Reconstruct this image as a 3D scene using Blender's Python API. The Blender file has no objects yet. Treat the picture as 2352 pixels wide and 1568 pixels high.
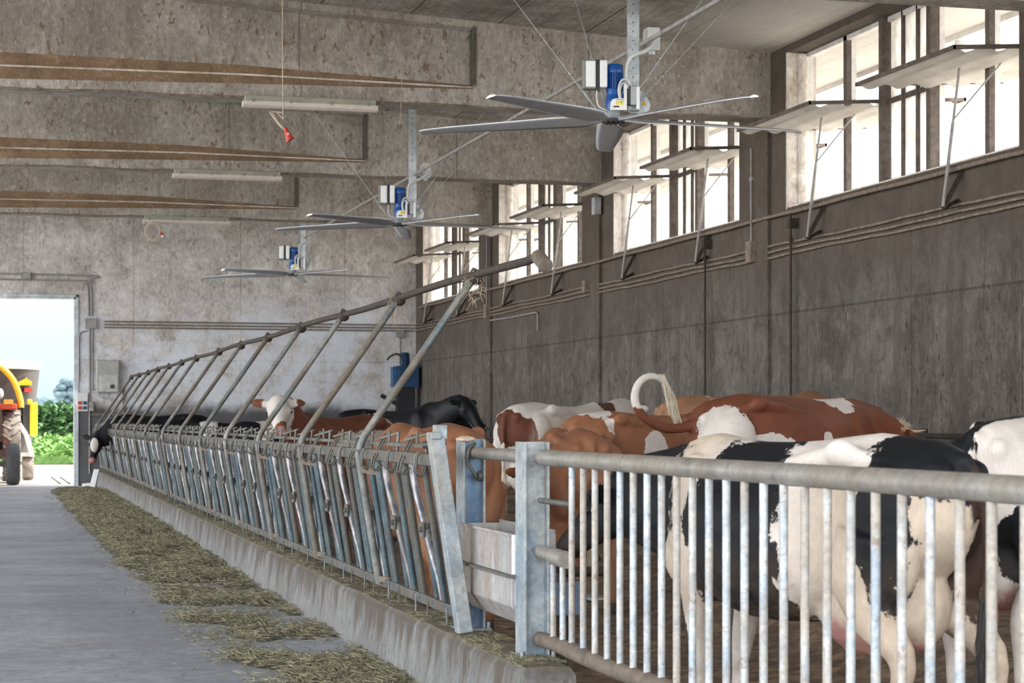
import bpy, bmesh, math, random
import numpy as np
from mathutils import Vector, Matrix, noise as mn
random.seed(7)
PI = math.pi
C = bpy.context.scene.collection
SC = bpy.context.scene

# ------------------------------------------------------------------ camera
H = 1.6
YAW = math.radians(14.69)
cd = bpy.data.cameras.new('camera')
cam = bpy.data.objects.new('camera', cd)
C.objects.link(cam)
cam.location = (0, 0, H)
cam.rotation_euler = (PI / 2, 0, -YAW)
cd.sensor_width = 36.0
cd.lens = 36.0 * 4600 / 2352
cd.shift_y = (963 - 784) / 2352
cd.clip_end = 3000
cd.dof.use_dof = True
cd.dof.focus_distance = 14.5
cd.dof.aperture_fstop = 6.3
SC.camera = cam

# ------------------------------------------------------------------ world, sun, exposure
w = bpy.data.worlds.new('sky')
SC.world = w
w.use_nodes = True
wn = w.node_tree
wn.nodes.clear()
wo = wn.nodes.new('ShaderNodeOutputWorld')
wb = wn.nodes.new('ShaderNodeBackground')
wt = wn.nodes.new('ShaderNodeTexCoord')
ws = wn.nodes.new('ShaderNodeSeparateXYZ')
wr = wn.nodes.new('ShaderNodeValToRGB')
wn.links.new(wt.outputs['Generated'], ws.inputs[0])
wn.links.new(ws.outputs['Z'], wr.inputs[0])
wr.color_ramp.elements[0].position = 0.0
wr.color_ramp.elements[0].color = (0.37, 0.485, 0.57, 1)
wr.color_ramp.elements[1].position = 0.09
wr.color_ramp.elements[1].color = (0.53, 0.57, 0.62, 1)
def wmath(op, a, b):
    m = wn.nodes.new('ShaderNodeMath'); m.operation = op
    for i, v in enumerate((a, b)):
        if isinstance(v, (int, float)): m.inputs[i].default_value = v
        else: wn.links.new(v, m.inputs[i])
    return m.outputs[0]
def wrange(v, a, b):
    m = wn.nodes.new('ShaderNodeMapRange'); wn.links.new(v, m.inputs[0])
    m.inputs[1].default_value = a; m.inputs[2].default_value = b
    return m.outputs[0]
def wmix(f, a, b):
    m = wn.nodes.new('ShaderNodeMixRGB'); wn.links.new(f, m.inputs[0]); wn.links.new(a, m.inputs[1]); m.inputs[2].default_value = (*b, 1)
    return m.outputs[0]
# hazy sky; unseen parts left and behind brightened as added fill for the interior
c1 = wmix(wrange(ws.outputs['X'], .1, .7), wr.outputs[0], (2.3, 2.33, 2.4))
away = wmath('ADD', wmath('MULTIPLY', ws.outputs['X'], -.75), wmath('MULTIPLY', ws.outputs['Y'], -.66))
c2 = wmix(wrange(away, .0, .55), c1, (3.25, 3.25, 3.3))
wn.links.new(c2, wb.inputs[0])
wb.inputs[1].default_value = 1.0
wn.links.new(wb.outputs[0], wo.inputs[0])

sd = bpy.data.lights.new('sun', 'SUN')
sd.energy = 5.0
sd.angle = math.radians(1.5)
sd.color = (1.0, 0.95, 0.87)
sun = bpy.data.objects.new('sun', sd)
C.objects.link(sun)
sun.location = (40, 20, 60)
sun.rotation_euler = Vector((0.70, -0.25, 1.0)).to_track_quat('Z', 'Y').to_euler()

SC.view_settings.view_transform = 'Standard'
SC.view_settings.look = 'None'
SC.view_settings.gamma = 1.0
SC.view_settings.use_curve_mapping = False
SC.view_settings.exposure = 1.08
SC.cycles.use_denoising = True
SC.cycles.max_bounces = 8
SC.cycles.diffuse_bounces = 5

# ------------------------------------------------------------------ object helpers
def tag(o, label=None, cat=None, group=None, kind=None):
    if label: o['label'] = label
    if cat: o['category'] = cat
    if group: o['group'] = group
    if kind: o['kind'] = kind
    return o

def empty(name, loc, rz=0.0, label=None, cat=None, group=None, kind=None):
    o = bpy.data.objects.new(name, None)
    o.empty_display_size = 0.2
    C.objects.link(o)
    o.location = loc
    o.rotation_euler = (0, 0, rz)
    return tag(o, label, cat, group, kind)

def copy_tree(o, parent=None):
    c = o.copy()
    C.objects.link(c)
    c.parent = parent
    for ch in list(o.children):
        copy_tree(ch, c)
    return c

class MB:
    """collects shapes, then links them as one mesh object"""
    def __init__(self):
        self.v = []; self.f = []; self.s = []
    def add(self, vs, fs, smooth=False):
        n = len(self.v)
        self.v += [tuple(a) for a in vs]
        for f in fs:
            self.f.append(tuple(i + n for i in f)); self.s.append(smooth)
        return self
    def box(self, a, b, M=None):
        x0, y0, z0 = a; x1, y1, z1 = b
        vs = [Vector(p) for p in ((x0,y0,z0),(x1,y0,z0),(x1,y1,z0),(x0,y1,z0),(x0,y0,z1),(x1,y0,z1),(x1,y1,z1),(x0,y1,z1))]
        if M is not None: vs = [M @ p for p in vs]
        return self.add(vs, [(0,3,2,1),(4,5,6,7),(0,1,5,4),(1,2,6,5),(2,3,7,6),(3,0,4,7)])
    def bar(self, p, q, wd, ht, up=(0,0,1)):
        p = Vector(p); q = Vector(q); d = (q - p); L = d.length; d.normalize()
        u = Vector(up); s = d.cross(u)
        if s.length < 1e-4: s = d.cross(Vector((1,0,0)))
        s.normalize(); u = s.cross(d)
        vs = []
        for c in (p, q):
            for a, b in ((-1,-1),(1,-1),(1,1),(-1,1)):
                vs.append(c + s*a*wd/2 + u*b*ht/2)
        return self.add(vs, [(0,1,2,3),(7,6,5,4),(0,4,5,1),(1,5,6,2),(2,6,7,3),(3,7,4,0)])
    def rings(self, rings, cap=True, smooth=True, closed=False):
        n = len(rings[0]); vs = [p for r in rings for p in r]; fs = []
        m = len(rings)
        for i in range(m if closed else m-1):
            j = (i+1) % m
            for k in range(n):
                k2 = (k+1) % n
                fs.append((i*n+k, i*n+k2, j*n+k2, j*n+k))
        self.add(vs, fs, smooth)
        if cap and not closed:
            self.add(rings[0], [tuple(range(n))[::-1]]); self.add(rings[-1], [tuple(range(n))])
        return self
    def tube(self, pts, r, n=10, cap=True, flat=1.0, closed=False):
        pts = [Vector(p) for p in pts]
        rs = r if isinstance(r, (list, tuple)) else [r]*len(pts)
        rings = []
        t0 = (pts[1]-pts[0]).normalized()
        ref = Vector((0,0,1)) if abs(t0.z) < .9 else Vector((1,0,0))
        s = t0.cross(ref).normalized()
        for i, p in enumerate(pts):
            if closed:
                t = (pts[(i+1) % len(pts)]-pts[i-1]).normalized()
            elif i == 0: t = t0
            elif i == len(pts)-1: t = (pts[-1]-pts[-2]).normalized()
            else: t = ((pts[i+1]-p).normalized() + (p-pts[i-1]).normalized()).normalized()
            s = (s - t*s.dot(t)).normalized(); u = s.cross(t)
            rings.append([p + s*math.cos(2*PI*k/n)*rs[i] + u*math.sin(2*PI*k/n)*rs[i]*flat for k in range(n)])
        return self.rings(rings, cap, True, closed)
    def ell(self, c, r, n=14, m=8):
        c = Vector(c); rx, ry, rz = r
        rings = []
        for i in range(m+1):
            a = PI*i/m; a = min(max(a, .02), PI-.02)
            rings.append([c + Vector((rx*math.sin(a)*math.cos(2*PI*k/n), ry*math.sin(a)*math.sin(2*PI*k/n), -rz*math.cos(a))) for k in range(n)])
        return self.rings(rings)
    def prism(self, poly, axis, a, b):
        """poly of 2d points extruded along axis 0/1/2 between a and b"""
        def P(u, v, t):
            return (t,u,v) if axis == 0 else ((u,t,v) if axis == 1 else (u,v,t))
        n = len(poly)
        vs = [P(u,v,a) for u,v in poly] + [P(u,v,b) for u,v in poly]
        fs = [tuple(range(n))[::-1], tuple(range(n,2*n))] + [(i,(i+1)%n,n+(i+1)%n,n+i) for i in range(n)]
        return self.add(vs, fs)
    def mesh(self, name, fix=True):
        me = bpy.data.meshes.new(name)
        me.from_pydata(self.v, [], self.f)
        me.polygons.foreach_set('use_smooth', self.s)
        if fix:
            bm = bmesh.new(); bm.from_mesh(me)
            bmesh.ops.recalc_face_normals(bm, faces=bm.faces)
            bm.to_mesh(me); bm.free()
        me.update()
        return me
    def build(self, name, mat=None, parent=None, bevel=0.0, fix=True):
        o = bpy.data.objects.new(name, self.mesh(name, fix))
        C.objects.link(o)
        if mat: o.data.materials.append(mat)
        if parent: o.parent = parent
        if bevel:
            b = o.modifiers.new('bevel', 'BEVEL'); b.width = bevel; b.segments = 2; b.limit_method = 'ANGLE'
        return o

def curve(pts, n=8):
    """Catmull-Rom through points"""
    P = [Vector(p) for p in pts]; P = [P[0]*2-P[1]] + P + [P[-1]*2-P[-2]]
    out = []
    for i in range(1, len(P)-2):
        for k in range(n):
            t = k/n
            out.append(.5*((2*P[i]) + (P[i+1]-P[i-1])*t + (2*P[i-1]-5*P[i]+4*P[i+1]-P[i+2])*t*t + (3*P[i]-P[i-1]-3*P[i+1]+P[i+2])*t**3))
    out.append(P[-2])
    return out

# ------------------------------------------------------------------ material helpers
class NM:
    def __init__(self, name):
        self.m = bpy.data.materials.new(name); self.m.use_nodes = True
        self.t = self.m.node_tree; self.t.nodes.clear()
        self.out = self.n('ShaderNodeOutputMaterial'); self.b = self.n('ShaderNodeBsdfPrincipled')
        self.l(self.b.outputs[0], self.out.inputs[0])
        self.tc = self.n('ShaderNodeTexCoord')
    def n(self, k): return self.t.nodes.new(k)
    def l(self, a, b): self.t.links.new(a, b)
    def val(self, sock, v):
        if hasattr(v, 'is_linked') or isinstance(v, bpy.types.NodeSocket): self.l(v, sock)
        else: sock.default_value = v
    def coord(self, scale=(1,1,1), loc=(0,0,0), obj=True, rot=(0,0,0)):
        mp = self.n('ShaderNodeMapping')
        if obj: self.l(self.tc.outputs['Object'], mp.inputs[0])
        else:
            g = self.n('ShaderNodeNewGeometry'); self.l(g.outputs['Position'], mp.inputs[0])
        mp.inputs['Scale'].default_value = scale; mp.inputs['Location'].default_value = loc
        mp.inputs['Rotation'].default_value = rot
        return mp.outputs[0]
    def noise(self, vec, scale, detail=4, rough=.6, dist=0):
        n = self.n('ShaderNodeTexNoise'); self.l(vec, n.inputs['Vector'])
        n.inputs['Scale'].default_value = scale; n.inputs['Detail'].default_value = detail
        n.inputs['Roughness'].default_value = rough; n.inputs['Distortion'].default_value = dist
        return n.outputs[0]
    def ramp(self, fac, stops):
        r = self.n('ShaderNodeValToRGB'); self.l(fac, r.inputs[0])
        e = r.color_ramp.elements
        while len(e) < len(stops): e.new(.5)
        for i, (p, c) in enumerate(stops):
            e[i].position = p
            e[i].color = (c, c, c, 1) if isinstance(c, (int, float)) else (*c, 1)
        return r.outputs[0]
    def mix(self, f, a, b, mode='MIX'):
        m = self.n('ShaderNodeMixRGB'); m.blend_type = mode
        for i, v in ((0, f), (1, a), (2, b)):
            if isinstance(v, bpy.types.NodeSocket): self.l(v, m.inputs[i])
            elif i == 0: m.inputs[0].default_value = v
            else: m.inputs[i].default_value = (*v, 1)
        return m.outputs[0]
    def math(self, op, a, b=0.0, clamp=False):
        m = self.n('ShaderNodeMath'); m.operation = op; m.use_clamp = clamp
        self.val(m.inputs[0], a); self.val(m.inputs[1], b)
        return m.outputs[0]
    def sep(self, vec):
        s = self.n('ShaderNodeSeparateXYZ'); self.l(vec, s.inputs[0]); return s.outputs
    def rng(self, v, a, b, c=0.0, d=1.0, smooth=False):
        m = self.n('ShaderNodeMapRange'); self.l(v, m.inputs[0])
        if smooth: m.interpolation_type = 'SMOOTHSTEP'
        for i, x in enumerate((a, b, c, d)): m.inputs[i+1].default_value = x
        return m.outputs[0]
    def bump(self, h, strength=.3, dist=.01):
        b = self.n('ShaderNodeBump'); self.l(h, b.inputs['Height'])
        b.inputs['Strength'].default_value = strength; b.inputs['Distance'].default_value = dist
        self.l(b.outputs[0], self.b.inputs['Normal'])
    def fin(self, col, rough=.7, metal=0.0, spec=None):
        if isinstance(col, bpy.types.NodeSocket): self.l(col, self.b.inputs['Base Color'])
        else: self.b.inputs['Base Color'].default_value = (*col, 1)
        self.val(self.b.inputs['Roughness'], rough); self.val(self.b.inputs['Metallic'], metal)
        if spec is not None: self.b.inputs['Specular IOR Level'].default_value = spec
        return self.m

def plain(name, col, rough=.5, metal=0.0, var=.15, scale=8, bump=0.0):
    N = NM(name); c = N.coord()
    n = N.noise(c, scale, 5)
    dk = tuple(x*(1-var*1.6) for x in col); lt = tuple(min(1, x*(1+var)) for x in col)
    col = N.ramp(n, [(.3, dk), (.7, lt)])
    if bump: N.bump(n, bump, .005)
    return N.fin(col, rough, metal)

def concrete(name, a, b, dark, streak=.5, spots=.5, spotc=(.10,.07,.045), scale=1.0, joints=None, bump=.35, spot_dir=(1,1,.55), mottle=1.0):
    N = NM(name); c = N.coord()
    n1 = N.noise(c, .7*scale, 6, .65)
    n2 = N.noise(N.coord(tuple(x*scale for x in spot_dir)), 18, 5, .78)
    col = N.mix(N.ramp(n1, [(.42, 0), (.58, 1)]), a, b)
    n1b = N.noise(c, 2.2*scale, 6, .72, .5)
    col = N.mix(N.math('MULTIPLY', N.ramp(n1b, [(.53, 0), (.63, 1)]), .55*mottle), col, tuple(x*1.4 for x in b))
    col = N.mix(N.math('MULTIPLY', N.ramp(n1b, [(.38, 1), (.48, 0)]), .6*mottle), col, dark)
    col = N.mix(.8, col, N.ramp(n2, [(.36, .36), (.64, .66)]), 'OVERLAY')
    cs = N.coord((5*scale, 5*scale, .4*scale))
    st = N.ramp(N.noise(cs, 1.0, 6, .7), [(.5, 0), (.62, 1)])
    col = N.mix(N.math('MULTIPLY', st, streak), col, dark)
    csp = N.coord(tuple(x*scale for x in spot_dir))
    sp = N.noise(csp, 17, 3, .6, .5)
    mask = N.ramp(N.noise(csp, 1.6, 5, .7), [(.42, 0), (.54, 1)])
    spm = N.math('MULTIPLY', N.ramp(sp, [(.60, 0), (.64, 1)]), N.math('MULTIPLY', mask, spots))
    col = N.mix(spm, col, spotc)
    spl = N.ramp(N.noise(csp, 30, 3, .6), [(.62, 0), (.67, 1)])
    col = N.mix(N.math('MULTIPLY', spl, .5*spots), col, tuple(min(1, x*1.9) for x in b))
    if joints:
        for ax, per, off, wd in joints:
            v = N.sep(c)[ax]
            fr = N.math('FRACT', N.math('DIVIDE', N.math('ADD', v, off), per))
            d = N.math('MULTIPLY', N.math('ABSOLUTE', N.math('SUBTRACT', fr, .5)), per)
            col = N.mix(N.math('MULTIPLY', N.rng(d, wd*.4, wd, 1, 0), .6), col, tuple(x*.4 for x in dark))
    h = N.math('ADD', N.math('MULTIPLY', n2, .5), N.math('MULTIPLY', sp, .5))
    N.bump(h, bump, .02)
    return N, col

N_, c_ = concrete('wall_concrete', (.082,.073,.063), (.120,.109,.096), (.044,.036,.03), .5, .9, (.022,.016,.012), 1.0,
                  joints=[(2, 20, 6.96, .02), (1, 2.6, .6, .014)], bump=.6, spot_dir=(1,1,.4))
cN = N_.coord()
zz = N_.sep(cN)[2]
nn = N_.noise(N_.coord((1,1,.5)), .9, 5)
zz2 = N_.math('ADD', zz, N_.math('MULTIPLY', nn, 1.6))
c_ = N_.mix(N_.rng(zz2, 3.6, 4.8, 0, .6, True), c_, (.085,.062,.048))
M_wall = N_.fin(c_, .88)
N_, c_ = concrete('end_wall_concrete', (.44,.41,.385), (.56,.54,.52), (.30,.27,.245), .2, .6, (.17,.13,.09), .8, joints=[(0, 2.6, .45, .012), (2, 20, 6.96, .02)], bump=.3)
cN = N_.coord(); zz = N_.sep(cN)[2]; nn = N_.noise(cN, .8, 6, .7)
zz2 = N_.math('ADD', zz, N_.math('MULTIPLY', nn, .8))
door_glow = N_.math('MULTIPLY', N_.rng(zz2, 5.3, 4.2, 0, .8, True), N_.ramp(N_.noise(cN, .9, 6, .75), [(.4, 0), (.55, 1)]))
c_ = N_.mix(door_glow, c_, (.70,.76,.85))  # bluish glow from the doorway painted into the wall colour
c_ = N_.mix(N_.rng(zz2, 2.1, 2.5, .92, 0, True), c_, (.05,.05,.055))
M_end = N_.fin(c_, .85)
N_, c_ = concrete('beam_concrete', (.32,.29,.256), (.42,.392,.355), (.19,.163,.14), .35, .8, (.17,.105,.06), .9, bump=.35, mottle=.6, joints=[(0, 3.9, 1.9, .012)])
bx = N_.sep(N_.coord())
recess_shade = N_.rng(N_.math('ABSOLUTE', N_.math('SUBTRACT', bx[0], 6.27)), .01, .05, 1, 0)
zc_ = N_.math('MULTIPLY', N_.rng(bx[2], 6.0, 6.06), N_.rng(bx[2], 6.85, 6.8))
c_ = N_.mix(N_.math('MULTIPLY', N_.math('MULTIPLY', recess_shade, zc_), .85), c_, (.05,.04,.032))  # shade at the end of the recess, painted as a dark line
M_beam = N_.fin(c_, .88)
N_, c_ = concrete('dust_ledge', (.27,.18,.11), (.33,.23,.145), (.18,.115,.07), .2, .4, (.22,.13,.07), 1.5, bump=.8)
M_dust = N_.fin(c_, .95)
# ceiling: boards running along the barn
N_, c_ = concrete('ceiling_concrete', (.38,.35,.32), (.50,.475,.44), (.22,.19,.165), .1, .45, (.12,.085,.055), .8, bump=.2)
v = N_.sep(N_.coord())
fr = N_.math('FRACT', N_.math('DIVIDE', v[0], .15))
ln = N_.rng(N_.math('ABSOLUTE', N_.math('SUBTRACT', fr, .5)), .0, .07, 1, 0)
fr2 = N_.math('FRACT', N_.math('DIVIDE', v[0], 1.2))
ln2 = N_.rng(N_.math('ABSOLUTE', N_.math('SUBTRACT', fr2, .5)), .0, .02, 1, 0)
c_ = N_.mix(N_.math('MULTIPLY', ln, .55), c_, (.10,.085,.07))
c_ = N_.mix(ln2, c_, (.045,.035,.028))
nb = N_.ramp(N_.noise(N_.coord((.5,.2,1)), 1.4, 5, .7), [(.42, 0), (.6, 1)])
c_ = N_.mix(N_.math('MULTIPLY', nb, .5), c_, (.13,.11,.095))
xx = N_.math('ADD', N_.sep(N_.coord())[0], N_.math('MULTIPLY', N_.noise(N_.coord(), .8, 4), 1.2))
c_ = N_.mix(N_.rng(xx, 8.6, 10.0, 0, .7, True), c_, (.62,.60,.57))  # paler slab by the windows, with their glow mixed into the colour
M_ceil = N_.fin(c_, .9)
N_, c_ = concrete('feed_floor', (.235,.262,.31), (.305,.327,.37), (.18,.197,.24), 0.0, .3, (.08,.075,.06), .45, bump=.12, mottle=.5)
cst = N_.coord((.5, .8, 1))
c_ = N_.mix(N_.math('MULTIPLY', N_.ramp(N_.noise(cst, 1.1, 5, .65), [(.42, 0), (.6, 1)]), .5), c_, (.175,.185,.21))
M_floor = N_.fin(c_, N_.rng(N_.noise(cst, 1.5, 4), .3, .7, .42, .62), 0, .4)
N_, c_ = concrete('curb_concrete', (.125,.130,.130), (.165,.170,.170), (.085,.078,.068), .35, .6, (.06,.05,.038), 1.4, bump=.35, mottle=.35)
cz = N_.sep(N_.coord())[2]
nn = N_.noise(N_.coord((.6,2.6,.35)), 1.3, 5, .65)
drip = N_.rng(N_.math('ADD', cz, N_.math('MULTIPLY', N_.math('SUBTRACT', nn, .5), 1.5)), .12, .40, 0, .85, True)
c_ = N_.mix(drip, c_, (.062,.047,.034))
c_ = N_.mix(N_.rng(cz, .35, .375, 0, .7), c_, (.13,.115,.08))
M_curb = N_.fin(c_, .8)
N_ = NM('pen_floor'); c = N_.coord()
n1 = N_.noise(c, 7, 6, .75, .5); n2 = N_.noise(c, 1.1, 4)
c_ = N_.ramp(n1, [(.38, (.05,.033,.02)), (.5, (.16,.105,.065)), (.62, (.36,.25,.16))])
c_ = N_.mix(N_.ramp(n2, [(.4, 0), (.65, .5)]), c_, (.10,.078,.06))
N_.bump(N_.noise(c, 22, 5, .8), .9, .03)
M_pen = N_.fin(c_, N_.rng(n2, .35, .6, .28, .7), 0, .6)
M_straw = None
def galv(name, a=(.24,.30,.34), b=(.44,.47,.49), dirt=(.30,.265,.21), amt=.55, rough=.5, metal=.55, scale=9, rust=0.15):
    N = NM(name); c = N.coord(); cs = N.coord((1,1,.25))
    n = N.noise(c, scale, 5, .7); col = N.mix(N.ramp(n, [(.4,0),(.6,1)]), a, b)
    d = N.noise(cs, scale*.45, 6, .7, .3)
    col = N.mix(N.math('MULTIPLY', N.ramp(d, [(.44,0),(.56,1)]), amt), col, dirt)
    f = N.noise(c, scale*7, 4, .7)
    col = N.mix(.5, col, N.ramp(f, [(.38,.36),(.62,.62)]), 'OVERLAY')
    r = N.noise(c, scale*2.2, 5, .75)
    col = N.mix(N.math('MULTIPLY', N.ramp(r, [(.58,0),(.64,1)]), rust), col, (.13,.065,.03))
    N.bump(f, .15, .003)
    return N.fin(col, N.rng(d, .4, .6, rough-.1, rough+.2), metal)
M_galv = galv('galvanised_steel', (.06,.072,.075), (.12,.13,.125), (.115,.095,.07), .75, .5, .35)
M_galvb = galv('blue_grey_steel', (.13,.20,.26), (.26,.34,.39), (.27,.24,.19), .6, .45, .5)
M_bar = galv('headlock_tube', (.03,.058,.08), (.075,.115,.13), (.10,.085,.06), .75, .55, .3, 6, .35)
M_shiny = galv('worn_swing_bar', (.045,.07,.095), (.36,.34,.345), (.15,.12,.105), .6, .36, .4, 2.2, .2)
M_post = galv('post_steel', (.17,.235,.29), (.36,.41,.44), (.29,.265,.215), .65, .5, .3, 4, .35)
M_postblue = galv('post_web_blue', (.055,.12,.22), (.15,.24,.34), (.36,.36,.32), .35, .4, .3, 2, .1)
M_gate = galv('gate_bar', (.25,.31,.37), (.46,.50,.52), (.32,.27,.21), .7, .45, .25, 7, .5)
M_rail = galv('gate_rail', (.20,.19,.175), (.29,.28,.26), (.215,.195,.16), .7, .42, .3, 4, .1)
M_muck = plain('muck_coated_pipe', (.13,.105,.082), .8, 0, .3, 14, .5)
M_pipe = galv('slanted_pipe', (.10,.125,.135), (.22,.22,.20), (.125,.10,.072), .8, .55, .3, 4, .3)
M_dkpipe = plain('dusty_dark_pipe', (.045,.035,.028), .8, .1, .35, 18, .5)
M_fansteel = galv('bright_zinc', (.36,.41,.44), (.52,.57,.60), (.45,.47,.47), .3, .35, .4, 6, 0)
M_white = plain('white_plastic', (.62,.64,.64), .4, 0, .06, 6)
M_whitepaint = plain('white_painted_metal', (.80,.83,.84), .35, .1, .05, 6)
M_greybox = plain('grey_box', (.24,.25,.22), .5, 0, .15)
M_lightgrey = plain('light_grey_plastic', (.42,.44,.46), .5)
M_dark = plain('dark_plastic', (.035,.035,.04), .5)
M_blue = plain('blue_motor_paint', (.008,.085,.33), .3, .1, .12)
M_bluemach = plain('blue_machine_paint', (.008,.055,.135), .45, .0, .2)
M_yellow = plain('yellow_sticker', (.85,.72,.10), .5, 0, .05)
M_blade = plain('fan_blade', (.58,.60,.64), .3, .35, .05)
M_red = plain('red_plug', (.52,.045,.03), .5, 0, .2)
M_cable = plain('dirty_cream_cable', (.44,.36,.27), .7, 0, .2)
M_conduit = plain('dusty_conduit', (.22,.175,.14), .75, 0, .3, 14, .3)
M_conduitw = plain('conduit_grey', (.30,.29,.28), .6, 0, .2, 8)
M_lampcase = plain('lamp_housing', (.33,.32,.26), .6, 0, .15)
M_tube = plain('frosted_lamp_cover', (.60,.54,.48), .35, 0, .07)
M_frame = plain('window_frame_dark', (.115,.092,.078), .75, 0, .3, 12, .3)
M_framew = plain('window_frame_white', (.72,.70,.68), .6, 0, .12, 8)
M_jamb = concrete('jamb_plaster', (.62,.57,.52), (.74,.70,.66), (.42,.34,.27), .6, .3)
M_jamb = M_jamb[0].fin(M_jamb[1], .85)
M_dirtframe = plain('dirty_sheet_edge', (.13,.105,.085), .8, 0, .3)
# translucent corrugated sheet
N_ = NM('corrugated_plastic')
c = N_.coord((1, .6, 1)); n = N_.noise(c, 4, 5)
col = N_.ramp(n, [(.3, (.72,.69,.63)), (.65, (.86,.84,.80))])
N_.fin(col, .5)
tr = N_.n('ShaderNodeBsdfTranslucent'); N_.l(col, tr.inputs[0])
mx = N_.n('ShaderNodeMixShader'); mx.inputs[0].default_value = .72
N_.l(N_.b.outputs[0], mx.inputs[1]); N_.l(tr.outputs[0], mx.inputs[2]); N_.l(mx.outputs[0], N_.out.inputs[0])
M_corr = N_.m
N_ = NM('dirty_glass_block')
c = N_.coord((1, 1, .5)); n = N_.noise(c, 5, 6, .7)
col = N_.ramp(n, [(.35, (.60,.58,.55)), (.65, (.88,.88,.88))])
N_.fin(col, .5)
tr = N_.n('ShaderNodeBsdfTranslucent'); N_.l(col, tr.inputs[0])
mx = N_.n('ShaderNodeMixShader'); mx.inputs[0].default_value = .8
N_.l(N_.b.outputs[0], mx.inputs[1]); N_.l(tr.outputs[0], mx.inputs[2]); N_.l(mx.outputs[0], N_.out.inputs[0])
M_pane = N_.m

XW = 10.47                                   # inner face of the right wall
BEAMS = [2.6, 10.4, 18.2, 26.1, 33.96, 41.85]
YE = 49.5
def roof_z(x): return 6.66 + .055*(XW - x)

# ------------------------------------------------------------------ floor, curb, pen
M = MB(); M.box((-9, -3, -.3), (2.7, YE+.05, 0))
tag(M.build('floor', M_floor), kind='structure')

def pen_z(x, y):
    t = min(max((x-4.5)/.9, 0), 1); t = t*t*(3-2*t)
    return .15 + .20*t
xs = list(np.arange(2.68, 9.0, .045)) + list(np.arange(9.0, XW+.1, .2))
ys = list(np.arange(2.0, 17.0, .06)) + list(np.arange(17.0, YE+.1, .3))
vs = []
for y in ys:
    for x in xs:
        h = mn.noise(Vector((x*5, y*5, 0)))*.012 + mn.noise(Vector((x*16, y*12, 3)))*.014 + mn.noise(Vector((x*1.2, y*1.2, 7)))*.02
        vs.append((x, y, pen_z(x, y) + h - .01))
nx = len(xs)
fs = [(j*nx+i, j*nx+i+1, (j+1)*nx+i+1, (j+1)*nx+i) for j in range(len(ys)-1) for i in range(nx-1)]
M = MB(); M.add(vs, fs, True)
tag(M.build('floor_pen', M_pen, fix=False), kind='structure')

# curb with a slightly sloping face, worn rounded edge
prof = [(2.50,0),(2.53,.20),(2.545,.335),(2.575,.372),(2.68,.378),(2.80,.37),(2.83,.33),(2.84,0)]
M = MB(); ys2 = list(np.arange(9.55, YE, .25)) + [YE]
rg = []
for y in ys2:
    rg.append([Vector((px + mn.noise(Vector((y*1.7, pz*4, 1)))*.012, y, pz + (mn.noise(Vector((y*2.3, 5, 2)))*.014 if pz > .3 else 0))) for px, pz in prof])
M.rings(rg, smooth=False)
o = M.build('feed_curb', M_curb); tag(o, 'long grey concrete curb between the feed alley and the cow pen', 'curb', kind='structure')

# ------------------------------------------------------------------ ceiling, beams
M = MB()
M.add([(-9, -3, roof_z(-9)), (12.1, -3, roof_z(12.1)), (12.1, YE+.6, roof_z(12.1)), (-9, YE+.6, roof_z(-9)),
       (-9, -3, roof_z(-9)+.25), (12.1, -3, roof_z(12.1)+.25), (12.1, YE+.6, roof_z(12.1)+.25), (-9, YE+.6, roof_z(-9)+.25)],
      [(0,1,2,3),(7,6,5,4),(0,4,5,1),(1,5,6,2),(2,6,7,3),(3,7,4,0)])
tag(M.build('ceiling', M_ceil), kind='structure')

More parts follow.
